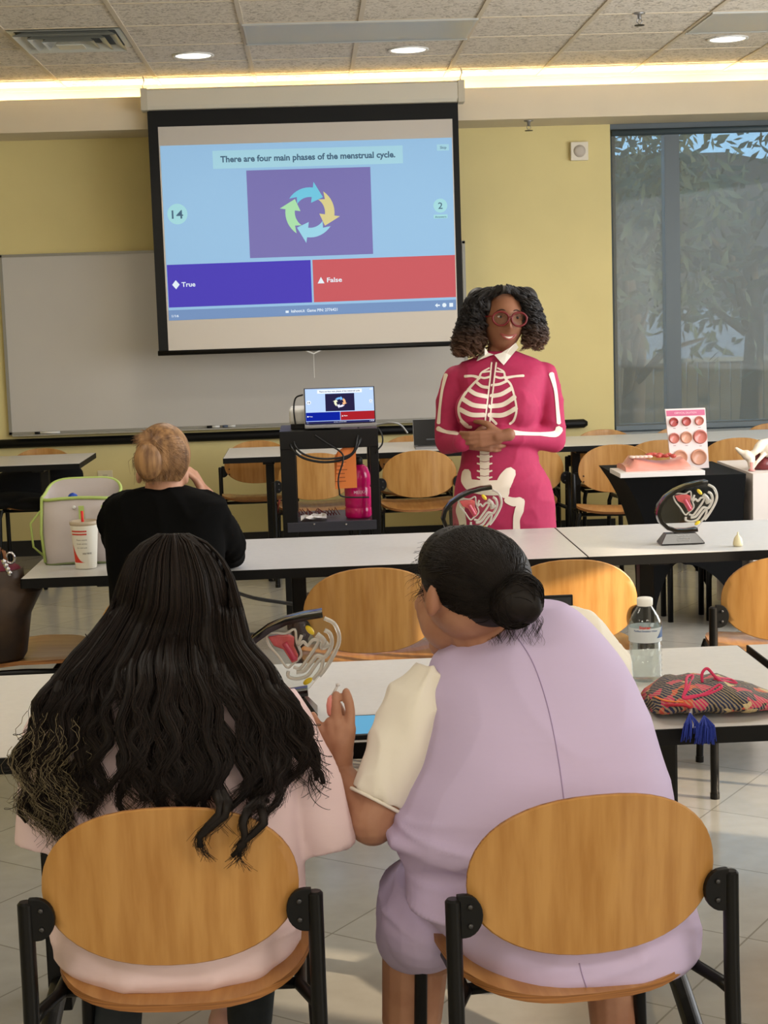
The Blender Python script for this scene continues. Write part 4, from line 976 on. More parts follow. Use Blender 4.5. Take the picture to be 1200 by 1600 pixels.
mb.rings(rs); mb.build('pouch_body', pt, t, smooth=True)
def PQ(x, y, dy=0): 
    q = at(x, y, 3.1); return q
def scr(pts, Y): return [at(x/5.4545+980, y/5.4545+1020, Y) for x, y in pts]
def spl(P, n=6):
    Q = []
    for i in range(len(P)-1):
        p0, p1, p2, p3 = P[max(i-1, 0)], P[i], P[i+1], P[min(i+2, len(P)-1)]
        for k in range(n): u = k/n; Q.append(.5*((2*p1)+(p2-p0)*u+(2*p0-5*p1+4*p2-p3)*u*u+(3*p1-p0-3*p2+p3)*u**3))
    return Q+[P[-1]]
zipm = mat('zip_red', (176, 34, 50), .6)
def on_bag(pts, lift=.003):
    out = []
    for x, y in pts:
        r = ray(x/5.4545+980, y/5.4545+1020)
        best = at(x/5.4545+980, y/5.4545+1020, 3.075)
        hit = BVp.ray_cast(Vector((0, 0, CH)), r.normalized())
        if hit[0]: out.append(hit[0]+hit[1]*lift*(1 if hit[1].dot(r) < 0 else -1))
    return out
bmq = bmesh.new(); 
for r_ in rs: [bmq.verts.new(q) for q in r_]
bmq.verts.ensure_lookup_table()
for i in range(nI):
    for k in range(22): bmq.faces.new([bmq.verts[i*22+k], bmq.verts[i*22+(k+1) % 22], bmq.verts[(i+1)*22+(k+1) % 22], bmq.verts[(i+1)*22+k]])
BVp = BVHTree.FromBMesh(bmq)
MB().tube(spl(on_bag([(60, 330), (120, 395), (230, 440), (350, 445), (480, 445), (540, 470)])), .0065, 8, flat=.5).build('zipper_strip', zipm, t, smooth=True)
MB().tube(spl(on_bag([(50, 285), (130, 320), (240, 375), (340, 410), (480, 420)])), .004, 6, flat=.5).build('orange_trim', mat('orange_trim', (214, 120, 60), .7), t, smooth=True)
pc = mat('pink_cord', (196, 46, 88), .7)
MB().tube(spl(on_bag([(480, 385), (560, 370), (700, 350), (800, 300), (780, 275), (700, 330), (600, 370), (480, 390), (520, 300), (560, 200), (530, 170), (510, 210), (500, 300), (475, 380)], .005)), .003, 8).build('cord', pc, t, smooth=True)
lp = on_bag([(640, 250), (790, 240)], .004)
MB().tube(spl([lp[0], lp[0]+Vector((0, 0, .018)), lp[0]+Vector((.01, 0, .027)), lp[0]+Vector((.024, 0, .012)), lp[1]]), .003, 8).build('cord', pc, t, smooth=True)
MB().tube(spl(on_bag([(740, 230), (800, 220), (880, 230), (930, 260), (860, 250), (790, 240)], .006)), .003, 8).build('cord', pc, t, smooth=True)
tz = at(1083, 1118, 3.045)
MB().tube([tz+Vector((0, .02, .01)), tz+Vector((-.005, 0, -.006))], .004, 8).build('zipper_pull', alu, t)
bt = mat('tassel_blue', (24, 44, 130), .8)
mb = MB(); rnd = random.Random(4)
for cxp, cyp, n_ in ((1080, 1120, 30), (1102, 1124, 70)):
    o_ = at(cxp, cyp, 3.015)
    for k in range(n_):
        a = rnd.uniform(-1, 1); q = at(cxp+a*16+rnd.uniform(-2, 2), cyp+34+rnd.uniform(-8, 6), 3.0+rnd.uniform(-.01, .006))
        mb.tube([o_+Vector((0, .01, .004)), (o_+q)/2+Vector((a*.006, -.006, .006)), q], [.002, .0016, .0008], 5)
mb.build('tassel', bt, t)
# brown tote bag on the left chair
t = thing('tote_bag', 'dark brown tote bag with maroon top and silver ring standing on the left chair', 'bag', (-1.12, 5.32, .455), world=True)
br = mat('tote_brown', (44, 32, 25), .5, col2=(66, 48, 32), scale=12)
r0 = at(40, 1030, 5.32); r1_ = at(58, 888, 5.32)
mb = MB(); rs = []
for z, xr, hw in ((.452, r0.x-.012, .08), (.47, r0.x, .10), (.60, r0.x+.02, .11), (.685, r1_.x+.01, .10), (.71, min(-.968, r1_.x), .095), (r1_.z+.0, -.972, .085)):
    xl = -1.40; rs.append([((xl+xr)/2+(xr-xl)/2*math.copysign(abs(math.cos(a))**.5, math.cos(a)), 5.34+hw*math.copysign(abs(math.sin(a))**.6, math.sin(a)), z) for a in [2*PI*k/28 for k in range(28)]])
mb.rings(rs); mb.build('tote_body', br, t, smooth=True, auto=.9)
mb = MB(); mb.ell((-1.14, 5.34, r1_.z), (.165, .08, .035)); mb.build('maroon_lining', mat('maroon_cloth', (104, 16, 40), .6, bump=.3, scale=12), t, smooth=True)
cr = at(16, 872, 5.30)
MB().tube([cr+Vector((.014*math.cos(a), 0, .018*math.sin(a))) for a in [2*PI*k/20 for k in range(20)]], .004, 8, close=True).build('ring', chrome, t, smooth=True)
for k in range(4): q = at(6+k*3, 878+k*6, 5.27); MB().ell(q, (.008, .004, .01)).build('charm', chrome, t, smooth=True)
MB().tube([at(-4, 872, 5.3), at(0, 855, 5.3), at(6, 862, 5.3), at(10, 880, 5.3)], .006, 8).build('strap', mat('tan_strap', (130, 84, 50), .5), t, smooth=True)
# black jacket on the far left chair
jm = mat('jacket_black', (8, 8, 9), .9, bump=.2, scale=8)
mb = MB(); mb.ell((-1.78, 10.24, .56), (.27, .06, .10)); mb.ell((-1.56, 10.22, .60), (.12, .05, .09)); mb.ell((-1.9, 10.1, .47), (.26, .2, .05)); mb.ell((-1.7, 9.95, .46), (.18, .1, .04))
o = mb.build('jacket', jm, loc=(-1.75, 10.2, .46)); remesh(o, .012, 6); tag(o, 'black jacket heaped on the far left chair behind the table', 'jacket')
# ================================================================== PEOPLE
def skinmat(name, col, col2): return mat(name, col, .5, col2=col2, scale=14, spec=.35)
def loft(mb, rings, seg=40, e=.85, tilt=0):
    rs = []
    for (py, xl, xr, Y, hd) in rings:
        a = at(xl, py, Y); b = at(xr, py, Y); c = (a+b)/2; hw = (b-a).length/2
        rs.append([(c.x+hw*math.copysign(abs(math.cos(q))**e, math.cos(q)), Y+hd*math.copysign(abs(math.sin(q))**e, math.sin(q)), c.z) for q in [2*PI*k/seg for k in range(seg)]])
    mb.rings(rs); return mb
def hand(mb, wrist, d, n, thumb, curls, spread=(.10, .03, -.04, -.12), sc_=1.0, tcurl=.5, rt=.0135):
    """wrist point, finger direction d, palm-facing n, thumb-side direction; curls: 4 tuples (mcp, pip, dip) index..pinky"""
    d = Vector(d).normalized(); n = Vector(n).normalized(); n = (n-d*n.dot(d)).normalized(); l = Vector(thumb); l = (l-d*l.dot(d)-n*l.dot(n)).normalized()
    w_ = Vector(wrist); k = sc_
    mb.chain([w_-d*.03*k, w_, w_+d*.02*k], [.026*k, .024*k, .024*k])
    for o_ in (.024, .008, -.008, -.022):
        mb.chain([w_+d*.012*k+l*o_*.7*k, w_+d*.085*k+l*o_*k], [.0155*k, .0125*k], 10)
    Ls = ((.040, .024, .020), (.044, .028, .022), (.041, .026, .021), (.032, .020, .018)); rr = (.0098, .0100, .0095, .0085)
    for f in range(4):
        base = w_+d*(.085-(.006 if f == 3 else 0))*k+l*(.025, .0085, -.008, -.0235)[f]*k
        a = 0; p = base; pts = [p]; dd0 = (d+l*spread[f]).normalized()
        for s in range(3):
            a += curls[f][s]; v = dd0*math.cos(a)+n*math.sin(a); p = p+v*Ls[f][s]*k; pts.append(p)
        mb.chain(pts, [rr[f]*k*1.08, rr[f]*k, rr[f]*k*.92, rr[f]*k*.8], 10)
    b = w_+d*.02*k+l*.022*k+n*.006*k; t1 = b+(l*.75+d*.65+n*.25).normalized()*.042*k
    t2 = t1+(l*.35+d*.9+n*(.2+tcurl)).normalized()*.032*k; t3 = t2+(l*.1+d*.9+n*(.2+tcurl*1.6)).normalized()*.026*k
    mb.chain([b, t1, t2, t3], [.017*k, rt*k, .0108*k, .0088*k], 10)
def strand_mesh(name, strands, m, parent, seg=3):
    """strands: list of (points, r0, r1); one mesh"""
    V = []; F = []
    for pts, r0, r1 in strands:
        n = len(pts)
        if n < 2: continue
        base = len(V)
        for i, p in enumerate(pts):
            t = (pts[min(i+1, n-1)]-pts[max(i-1, 0)]);
            if t.length < 1e-8: t = Vector((0, 0, -1))
            t.normalize(); a = t.cross(Vector((0, 1, .2)));
            if a.length < 1e-4: a = t.cross(Vector((1, 0, 0)))
            a.normalize(); b = t.cross(a); r = r0+(r1-r0)*i/(n-1)
            for k in range(seg): q = 2*PI*k/seg; V.append(tuple(p+a*math.cos(q)*r+b*math.sin(q)*r))
        for i in range(n-1):
            for k in range(seg): F.append((base+i*seg+k, base+i*seg+(k+1) % seg, base+(i+1)*seg+(k+1) % seg, base+(i+1)*seg+k))
    off = OFF.get(parent.name, Vector((0, 0, 0)))
    V = [(v[0]-off.x, v[1]-off.y, v[2]-off.z) for v in V]
    me = bpy.data.meshes.new(name); me.from_pydata(V, [], F); me.materials.append(m)
    me.polygons.foreach_set('use_smooth', [True]*len(me.polygons))
    o = bpy.data.objects.new(name, me); C.objects.link(o); o.parent = parent
    return o
def interp(tab, y):
    if y <= tab[0][0]: return tab[0][1:]
    for a, b in zip(tab, tab[1:]):
        if y <= b[0]:
            f = (y-a[0])/(b[0]-a[0]); return tuple(p+(q-p)*f for p, q in zip(a[1:], b[1:]))
    return tab[-1][1:]
def bvh_of(o):
    bm = bmesh.new(); bm.from_mesh(o.data); bm.transform(Matrix.Translation(OFF.get(o.parent.name, Vector((0, 0, 0))))); bm.normal_update(); t = BVHTree.FromBMesh(bm); bm.free(); return t
def cast(bv, px, py, lift, fallback):
    r = ray(px, py).normalized(); h = bv.ray_cast(Vector((0, 0, CH)), r)
    if h[0] is None: return at(px, py, fallback)
    return h[0]-r*lift
def ribbon(path, ws, n=6, across=4):
    """variable width ribbon in 2-D: returns grid rows"""
    P = [Vector(p) for p in path]; Q = []; W = []
    ws = ws if isinstance(ws, (list, tuple)) else [ws]*len(P)
    for i in range(len(P)-1):
        p0, p1, p2, p3 = P[max(i-1, 0)], P[i], P[i+1], P[min(i+2, len(P)-1)]
        for k in range(n): u = k/n; Q.append(.5*((2*p1)+(p2-p0)*u+(2*p0-5*p1+4*p2-p3)*u*u+(3*p1-p0-3*p2+p3)*u**3)); W.append(ws[i]+(ws[i+1]-ws[i])*u)
    Q.append(P[-1]); W.append(ws[-1]); rows = []
    # rounded ends
    t0 = (Q[0]-Q[1]).normalized(); t1 = (Q[-1]-Q[-2]).normalized()
    Q = [Q[0]+t0*W[0]*.3]+Q+[Q[-1]+t1*W[-1]*.3]; W = [W[0]*.5]+W+[W[-1]*.5]
    for i, q in enumerate(Q):
        t = (Q[min(i+1, len(Q)-1)]-Q[max(i-1, 0)]).normalized(); nn_ = Vector((-t.y, t.x))
        rows.append([q+nn_*W[i]*(k/across-.5) for k in range(across+1)])
    return rows
hairk = mat('black_hair', (27, 22, 20), .55, spec=.22, noise_=.3, scale=30)
cloth_bump = dict(bump=.25, scale=7)
# ------------------------------------------------------------------ A: long dark hair, pink shirt
A = thing('person', 'seated person with long wavy black hair over a pale pink shirt', 'person', (-.26, 2.85, .45), world=True)
skA = skinmat('skin_tan', (178, 124, 94), (160, 106, 78))
HA = at(272, 926, 2.98)
mb = MB()
mb.ell(HA, (.078, .095, .108), 28, 20); mb.ell(HA+Vector((0, .05, -.05)), (.058, .06, .07)); mb.ell(HA+Vector((0, .10, -.02)), (.012, .016, .02))
for s in (-1, 1): mb.ell(HA+Vector((s*.08, .0, -.015)), (.012, .022, .032))
mb.chain([HA+Vector((0, -.005, -.06)), at(275, 1030, 2.93)], [.055, .06])
loft(mb, [(1480, 120, 440, 2.82, .12), (1400, 110, 450, 2.84, .13), (1250, 120, 440, 2.86, .12), (1120, 135, 425, 2.89, .10), (1060, 190, 370, 2.91, .08)])
sR, sL = at(430, 1105, 2.90), at(125, 1110, 2.90)
eR, eL = Vector((at(512, 1290, 2.84).x, 2.84, .665)), Vector((at(62, 1290, 2.84).x, 2.84, .665))
wR, wL = Vector((-.13, 3.09, .79)), Vector((-.42, 3.09, .79))
mb.chain([sR, eR, wR], [.045, .034, .027]); mb.chain([sL, eL, wL], [.045, .034, .027])
cu = ((.5, .6, .3),)*4
hand(mb, wR, (-.1, 1, -.02), (0, 0, -1), (-1, 0, 0), ((.1, .3, .2),)*4); hand(mb, wL, (.1, 1, -.02), (0, 0, -1), (1, 0, 0), ((.1, .3, .2),)*4)
body = remesh(mb.build('body', skA, A), .006, 3)
jn = mat('dark_jeans', (30, 36, 40), .8, noise_=.25, scale=30)
mb = MB()
for xk, xa_, ya in ((at(175, 1500, 2.95).x, at(172, 1590, 3.0).x, 2.98), (at(400, 1500, 3.0).x, at(388, 1590, 3.2).x, 3.25)):
    mb.chain([Vector((xk*.6-.26*.4, 2.86, .52)), Vector((xk, 3.16, .50)), Vector((xa_, ya, .10))], [.088, .066, .048])
remesh(mb.build('jeans', jn, A), .008, 4)
shm_ = mat('shoe_pink', (206, 160, 150), .6)
for x, y in ((at(172, 1590, 3.0).x, 3.02), (at(350, 1590, 3.5).x+.02, 3.33)):
    mb = MB(); mb.ell((x, y+.03, .045), (.045, .11, .045)); mb.ell((x, y-.04, .06), (.04, .05, .06)); mb.bx(x-.042, x+.042, y-.08, y+.14, .0, .025); remesh(mb.build('shoe', shm_, A), .006, 3)
pinkc = mat('pale_pink_cotton', (226, 202, 205), .85, bump=.5, scale=6, stretch=(1, 1, 2.2))
ringsA = [(1496, 130, 430, 2.80, .13), (1490, 100, 458, 2.79, .160), (1475, 86, 470, 2.79, .172), (1440, 80, 480, 2.80, .175), (1380, 80, 480, 2.82, .165), (1300, 80, 472, 2.84, .155), (1200, 84, 466, 2.86, .145), (1130, 95, 456, 2.88, .13), (1085, 116, 438, 2.90, .12), (1052, 150, 402, 2.91, .105), (1024, 195, 352, 2.92, .08), (1004, 228, 322, 2.93, .062)]
mb = MB(); loft(mb, ringsA)
mb.tube([at(418, 1100, 2.89), at(452, 1155, 2.87), at(480, 1230, 2.86), at(508, 1325, 2.85)], [.056, .050, .060, .062], 24)
mb.tube([at(135, 1105, 2.89), at(100, 1160, 2.87), at(80, 1240, 2.86), at(68, 1325, 2.85)], [.07, .07, .062, .055], 24)
# soft folds of cloth at the waist and sleeve
for y_, x0_, x1_, r_ in ((1462, 90, 470, .011), (1440, 85, 300, .009)):
    mb.tube([at(x0_+(x1_-x0_)*k/8, y_+8*math.sin(k*.8), 2.79-.155*math.sqrt(max(0, 1-((k/4-1)*.98)**2))) for k in range(9)], r_, 8)
shirt = remesh(mb.build('shirt', pinkc, A), .0065, 5)
wrinkle(shirt, .010, (7, 7, 2.4), 3); wrinkle(shirt, .008, (3, 3, 20), 9, (.50, .05))
# hair
profA = [(834, 250, 292), (843, 228, 318), (870, 202, 345), (900, 190, 362), (950, 176, 376), (1000, 140, 388), (1050, 95, 424), (1100, 60, 464), (1150, 42, 488), (1200, 36, 492), (1250, 46, 472), (1300, 58, 452), (1360, 66, 432)]
def surfA(px, py):
    """depth of the outer surface (head or back) behind a pixel"""
    Y = 2.86
    for _ in range(2):
        p = at(px, py, Y)
        q = ((p.x-HA.x)/.105)**2+((p.z-HA.z)/.125)**2
        yh = HA.y-.108*math.sqrt(max(0, 1-q)) if q < 1 else 9
        rg = interp([(r[0],)+r[1:] for r in sorted(ringsA)], py)
        c = (rg[0]+rg[1])/2; hw = (rg[1]-rg[0])/2; u = (px-c)/hw
        yt = rg[2]-rg[3]*math.sqrt(max(0, 1-u*u)) if py > 1004 else 9
        if py > 1080 and abs(u) > .8: yt = min(yt, 2.80)
        Y = min(yh, yt)
        if Y > 8: Y = 2.93
        if 960 < py < 1120: Y = min(Y, 2.90-(py-960)/160*.10)
    return Y
rnd = random.Random(11)
strs = []; ash = []
cores = MB(); NCL = 74
for c in range(NCL):
    u = -1+2*(c+.5)/NCL+rnd.gauss(0, .02); ph = rnd.uniform(0, 6.28); wl_ = rnd.uniform(62, 112); am_ = rnd.uniform(7, 17)
    lay = rnd.uniform(.006, .030)
    a_ = abs(u)
    end = 1282+rnd.uniform(-40, 6)
    if u < -.62: end = rnd.uniform(1250, 1345)
    elif .45 < u < .80: end = rnd.uniform(1230, 1300)
    elif u >= .80: end = rnd.uniform(1150, 1250)
    if abs(u+.41) < .045 or abs(u-.47) < .04: end = rnd.uniform(1085, 1110)
    if c in (50, 51): end = 1338
    if c in (61, 63): end = 1352
    def path(uu, phs, e, lay, am_, n=30, y0=835):
        pts = []
        for i in range(n):
            t = i/(n-1); py = y0+(e-y0)*t
            L_, R_ = interp(profA, py); m = (L_+R_)/2; h = (R_-L_)/2
            g = max(0, (py-980)/250); g = min(1.3, g)
            px = m+h*uu+am_*g*math.sin(py/wl_*6.28+phs)+(uu*8*g*math.sin(py/31.))
            if py > e-40: px += 14*((py-(e-40))/40)**2*math.sin(phs*3)
            Y = surfA(px, py)-lay*(.45+min(1, g+.25))
            if py > 1255 and e > 1300 and uu > -.5: Y = min(Y, 2.545)
            pts.append(at(px, py, Y))
        return pts
    r = 1.0
    core = path(u, ph, end-14, lay, am_); rc = [.003+.0062*min(1, max(0, (i/29-.1)*2))*(1 if i < 24 else max(.12, 1-(i-24)/6)) for i in range(30)]
    cores.tube(core, rc, 7)
    for s in range(40):
        uu = u+rnd.gauss(0, .021); e = end+rnd.uniform(-30, 12)
        pts = path(uu, ph+rnd.gauss(0, .35), e, lay+rnd.uniform(.0, .012), am_*rnd.uniform(.8, 1.25), y0=836 if rnd.random() < .8 else rnd.uniform(860, 930))
        strs.append((pts, rnd.uniform(.0007, .0013), .0003))
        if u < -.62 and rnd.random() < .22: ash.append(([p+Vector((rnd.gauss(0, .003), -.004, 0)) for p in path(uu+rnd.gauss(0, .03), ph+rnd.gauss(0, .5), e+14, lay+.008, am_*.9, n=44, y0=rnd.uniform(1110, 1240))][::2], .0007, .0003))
# flyaway curls round the outline
for k in range(60):
    side_ = -1 if rnd.random() < .55 else 1; y0 = rnd.uniform(1000, 1230); L_, R_ = interp(profA, y0); x = L_ if side_ < 0 else R_
    pts = []; r_ = rnd.uniform(6, 22); a0 = rnd.uniform(-1, 1); Yk = surfA(x, y0)-.02
    for i in range(14):
        a = a0+i*.33; pts.append(at(x+side_*(r_*(1-math.cos(a))*.9-4), y0+i*4.0+r_*math.sin(a)*.7, Yk-.001*i))
    strs.append((pts, .0011, .0003))
cores.build('hair_locks', hairk, A, smooth=True)
strand_mesh('hair', strs[::2], hairk, A); strand_mesh('hair', strs[1::2], mat('brown_black_hair', (38, 29, 25), .5, spec=.25), A)
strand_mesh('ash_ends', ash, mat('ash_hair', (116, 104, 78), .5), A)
mb = MB(); rs = []
for py in (836, 844, 858, 880, 910, 950, 990, 1030, 1070):
    L_, R_ = interp(profA, py); L_ += 5; R_ -= 5; row = []
    for k in range(17):
        px = L_+(R_-L_)*k/16; row.append(at(px, py, surfA(px, py)-.004))
    row += [at(R_-(R_-L_)*k/8, py, 3.0) for k in range(1, 8)]
    rs.append(row)
mb.rings(rs); mb.build('hair_mass', hairk, A, smooth=True)
# ------------------------------------------------------------------ B: lilac dress over a white tee, hair in a bun
B = thing('person', 'seated person in a lilac dress over a white tee, black bun, leaning left', 'person', (.45, 2.8, .45), world=True)
skB = skinmat('skin_warm', (178, 132, 106), (160, 112, 88))
HB = at(733, 915, 2.94)
mb = MB()
mb.ell(HB, (.088, .10, .10), 28, 20); mb.ell(at(700, 965, 2.99), (.055, .06, .062)); mb.ell(at(680, 950, 3.0), (.036, .045, .055)); mb.ell(at(688, 1008, 3.02), (.022, .03, .022)); mb.ell(at(660, 945, 3.05), (.016, .014, .018))
ear = at(676, 937, 2.862); mb.ell(ear, (.013, .014, .031), 16, 10, Matrix.Rotation(.15, 3, 'Y')); mb.ell(ear+Vector((.004, .004, -.002)), (.010, .016, .024))
mb.chain([at(735, 950, 2.95), at(762, 1000, 2.96), at(790, 1040, 2.95)], [.062, .064, .075])
loft(mb, [(1480, 770, 1050, 2.80, .12), (1400, 680, 1030, 2.83, .13), (1250, 670, 1010, 2.87, .13), (1120, 700, 980, 2.92, .12), (1040, 740, 940, 2.97, .10)])
shB = at(672, 1095, 2.94); elB = at(582, 1283, 2.86); wrB = at(529, 1208, 2.93)
mb.chain([shB, elB, wrB], [.050, .045, .027])
hp = lambda x, y, d=0: at(x, y, 2.93+d)
mb.chain([hp(529, 1212), hp(531, 1188), hp(533, 1160)], [.0235, .0245, .024])
for kx, ky, kr in ((545, 1139, .0145), (530, 1135, .0145), (517, 1142, .0135), (508, 1152, .0125)): mb.chain([hp(531, 1190), hp((531+kx)/2, (1186+ky)/2), hp(kx, ky)], [.020, .0185, kr], 12)
mb.chain([hp(546, 1138), hp(547.5, 1112), hp(545, 1094), hp(541, 1081)], [.0110, .0096, .0088, .0076], 12)            # index
mb.chain([hp(526, 1136), hp(524.5, 1110), hp(524, 1097, .002), hp(525, 1085, .004)], [.0110, .0096, .0088, .0076], 12)    # middle
mb.chain([hp(516, 1142), hp(515.5, 1129), hp(517, 1127, .026), hp(519, 1142, .036)], [.0112, .0104, .0095, .0085], 12)     # ring, folded away
mb.chain([hp(507, 1154), hp(498, 1138), hp(492, 1125, .004), hp(489, 1117, .010)], [.0105, .0095, .0085, .0072], 12)        # little finger
mb.chain([hp(540, 1178, .012), hp(541, 1145, .036), hp(534, 1118, .032), hp(528, 1102, .022)], [.0155, .0125, .0105, .0085], 12)  # thumb in front
shR = at(895, 1025, 3.05); elR = Vector((.53, 3.22, .80)); wrR = at(912, 1030, 3.28)
mb.chain([shR, elR, wrR], [.048, .042, .027])
hand(mb, wrR, (-.25, .0, 1), (-1, .3, 0), (0, -1, 0), ((.5, .9, .4),)*4, sc_=.88)
# bare lower legs and feet
for kn, an in ((at(650, 1478, 2.98), at(640, 1750, 2.98)), (Vector((.56, 3.12, .47)), Vector((.535, 2.98, .09)))):
    an.z = max(an.z, .09); hip = Vector((.45, 2.82, .52)); mb.chain([hip, kn, kn*.45+an*.55, an], [.085, .066, .058, .038]); mb.chain([an, an+Vector((0, .12, -.045))], [.036, .028])
remesh(mb.build('body', skB, B), .0038, 2)
lil = mat('lilac_jersey', (196, 180, 214), .75, bump=.35, scale=4, stretch=(1, 1, 2.5))
ringsB = [(1499, 790, 1040, 2.78, .12), (1492, 745, 1076, 2.765, .17), (1475, 722, 1090, 2.76, .19), (1440, 690, 1088, 2.77, .20), (1388, 632, 1074, 2.80, .200), (1352, 632, 1062, 2.82, .168), (1330, 632, 1050, 2.83, .160), (1292, 606, 1054, 2.845, .203), (1240, 632, 1046, 2.86, .20), (1180, 655, 1030, 2.89, .19), (1120, 665, 1014, 2.92, .175), (1065, 662, 988, 2.955, .16), (1030, 672, 965, 2.975, .145), (1002, 690, 945, 2.985, .13), (978, 722, 925, 2.99, .11), (958, 768, 905, 2.99, .08), (944, 812, 884, 2.99, .05)]
mb = MB(); loft(mb, ringsB, 48)
mb.ell(at(662, 1425, 2.92), (.088, .17, .10)); mb.chain([at(668, 1440, 2.86), at(645, 1462, 2.95)], [.085, .072], 20)
mb.ell(at(655, 1275, 2.90), (.055, .10, .05))
for yy, xa1, xb1, r_ in ((1338, 625, 760, .006), (1310, 640, 800, .005)):
    pass
dress = remesh(mb.build('dress', lil, B), .0062, 5)
wrinkle(dress, .012, (3.5, 3.5, 26), 5, (.625, .045)); wrinkle(dress, .004, (5, 5, 3), 1); wrinkle(dress, .007, (4, 4, 16), 2, (.50, .06))
bvB = bvh_of(dress)
seam = mat('lilac_seam', (160, 142, 180), .8)
mb = MB()
pts = spl([Vector((x, y, 0)) for x, y in ((800, 985), (830, 1030), (852, 1090), (868, 1160), (880, 1240), (884, 1300))], 8); mb.tube([cast(bvB, p.x, p.y, .0003, 2.7) for p in pts], .0011, 6)
mb.build('back_seam', seam, B, smooth=True); mb = MB()
pts = spl([Vector((x, y, 0)) for x, y in ((668, 1062), (672, 1110), (668, 1160), (655, 1200), (640, 1235))], 6); mb.tube([cast(bvB, p.x, p.y, .0005, 2.8) for p in pts], .0022, 6)
mb.build('armhole_seam', seam, B, smooth=True); mb = MB()
pts = spl([Vector((x, y, 0)) for x, y in ((704, 1008), (745, 995), (790, 975), (830, 958))], 6); mb.tube([cast(bvB, p.x, p.y, .0005, 2.9) for p in pts], .0022, 6)
mb.build('neck_seam', seam, B, smooth=True); mb = MB()
pts = spl([Vector((x, y, 0)) for x, y in ((905, 1505), (912, 1530), (920, 1552))], 6); mb.tube([cast(bvB, p.x, p.y, .0003, 2.6) for p in pts], .0011, 6)
mb.build('hem_seam', seam, B, smooth=True)
tee = mat('white_tee_cotton', (232, 226, 212), .85, **cloth_bump)
mb = MB()
mb.tube([at(690, 1070, 2.95), at(658, 1105, 2.93), at(628, 1178, 2.90), at(592, 1250, 2.875)], [.062, .070, .067, .057], 26)
mb.ell(at(655, 1100, 2.935), (.062, .06, .06))
wrinkle(remesh(mb.build('tee_left_sleeve', tee, B), .005, 4), .007, (16, 10, 6), 4)
mb = MB(); mb.tube([at(850, 998, 3.02), at(890, 1005, 3.04), at(930, 1048, 3.07), at(938, 1130, 3.10)], [.064, .074, .072, .066], 24); mb.ell(at(880, 1005, 3.04), (.07, .05, .064))
wrinkle(remesh(mb.build('tee_right_sleeve', tee, B), .006, 4), .006, (12, 10, 6), 6)
mb = MB()
# tee cuff rolls
q0 = at(592, 1250, 2.875); dirc = (at(592, 1250, 2.875)-at(628, 1178, 2.90)).normalized(); a_ = dirc.orthogonal().normalized(); b_ = dirc.cross(a_)
mb = MB(); mb.tube([q0+dirc*.004+(a_*math.cos(k*PI/14)+b_*math.sin(k*PI/14))*.0555 for k in range(28)], .0035, 6, close=True); mb.build('sleeve_hem', tee, B, smooth=True)
# hair cap, bun and combed strands
mb = MB(); capc = at(744, 897, 2.915)
mb.ell(capc, (.104, .105, .088), 32, 24, Matrix.Rotation(.35, 3, 'Y')); mb.ell(at(770, 935, 2.875), (.062, .06, .052)); mb.ell(at(716, 880, 2.95), (.075, .09, .07))
o = remesh(mb.build('hair_mass', hairk, B), .006, 4)
bunc = at(806, 938, 2.825)
mb = MB(); mb.ell(bunc, (.050, .045, .044), 28, 18)
for k in range(16):
    q = Vector((rnd.gauss(0, 1), rnd.gauss(-.6, .8), rnd.gauss(0, 1))).normalized(); mb.ell(bunc+Vector((q.x*.036, q.y*.03, q.z*.032)), rnd.uniform(.013, .021), 10, 8)
remesh(mb.build('bun', hairk, B), .005, 1)
bvh_ = bvh_of(o); strs = []
for k in range(1500):
    # start on the far/left rim of the cap, comb towards the bun
    a = rnd.uniform(-.2, 3.5); ex = capc.x-.10*math.cos(a*.9-.5); px0, py0 = 744-88*math.cos(a-.55), 897-76*math.sin(a-.55)
    if rnd.random() < .4: px0 += rnd.uniform(0, 60); py0 += rnd.uniform(-10, 30)
    pts = []; j = rnd.gauss(0, 1)
    bx_, by_ = 795+rnd.gauss(0, 10), 930+rnd.gauss(0, 10)
    for i in range(12):
        t = i/11; px = px0+(bx_-px0)*t+10*j*math.sin(PI*t); py = py0+(by_-py0)*t-18*math.sin(PI*t)*(1 if py0 < 900 else -.6)
        pts.append(cast(bvh_, px, py, .0015+.002*rnd.random(), 9))
    ok = all(p.y < 4 for p in pts) and all((pts[i+1]-pts[i]).length < .06 for i in range(11))
    if ok: strs.append((pts, .0008, .0005))
for k in range(900):      # bun coils
    a0 = rnd.uniform(0, 6.28); rr_ = rnd.uniform(.6, 1.06); ax = Vector((rnd.gauss(0, .5), -1, rnd.gauss(0, .5))).normalized(); a_ = ax.orthogonal().normalized(); b_ = ax.cross(a_); h_ = rnd.uniform(-.6, .9)
    pts = [bunc+ax*h_*.036+(a_*math.cos(a0+i*.22)*.052+b_*math.sin(a0+i*.22)*.046)*rr_*math.sqrt(max(.05, 1-h_*h_)) for i in range(12)]
    strs.append((pts, .0009, .0004))
for k in range(130):      # flyaways
    a = rnd.uniform(-.5, 1.3); r0 = Vector((744-86*math.cos(a), 893-72*math.sin(a), 0)); l_ = rnd.uniform(6, 26); an = a+rnd.gauss(0, .8)
    pts = [at(r0.x-l_*math.cos(an)*t-6*math.sin(t*3+k), r0.y-l_*math.sin(an)*t*.8+10*t*t, 2.92) for t in [i/6 for i in range(7)]]
    strs.append((pts, .0005, .0002))
for k in range(70):
    x = rnd.uniform(760, 850); y = 965+rnd.uniform(-6, 10); pts = [cast(bvB, x+5*math.sin(i*.8+k), y+i*5, .004, 9) for i in range(8)]
    if all(p.y < 4 for p in pts) and all((pts[i+1]-pts[i]).length < .05 for i in range(7)): strs.append((pts, .0005, .0002))
strand_mesh('hair', strs, hairk, B)
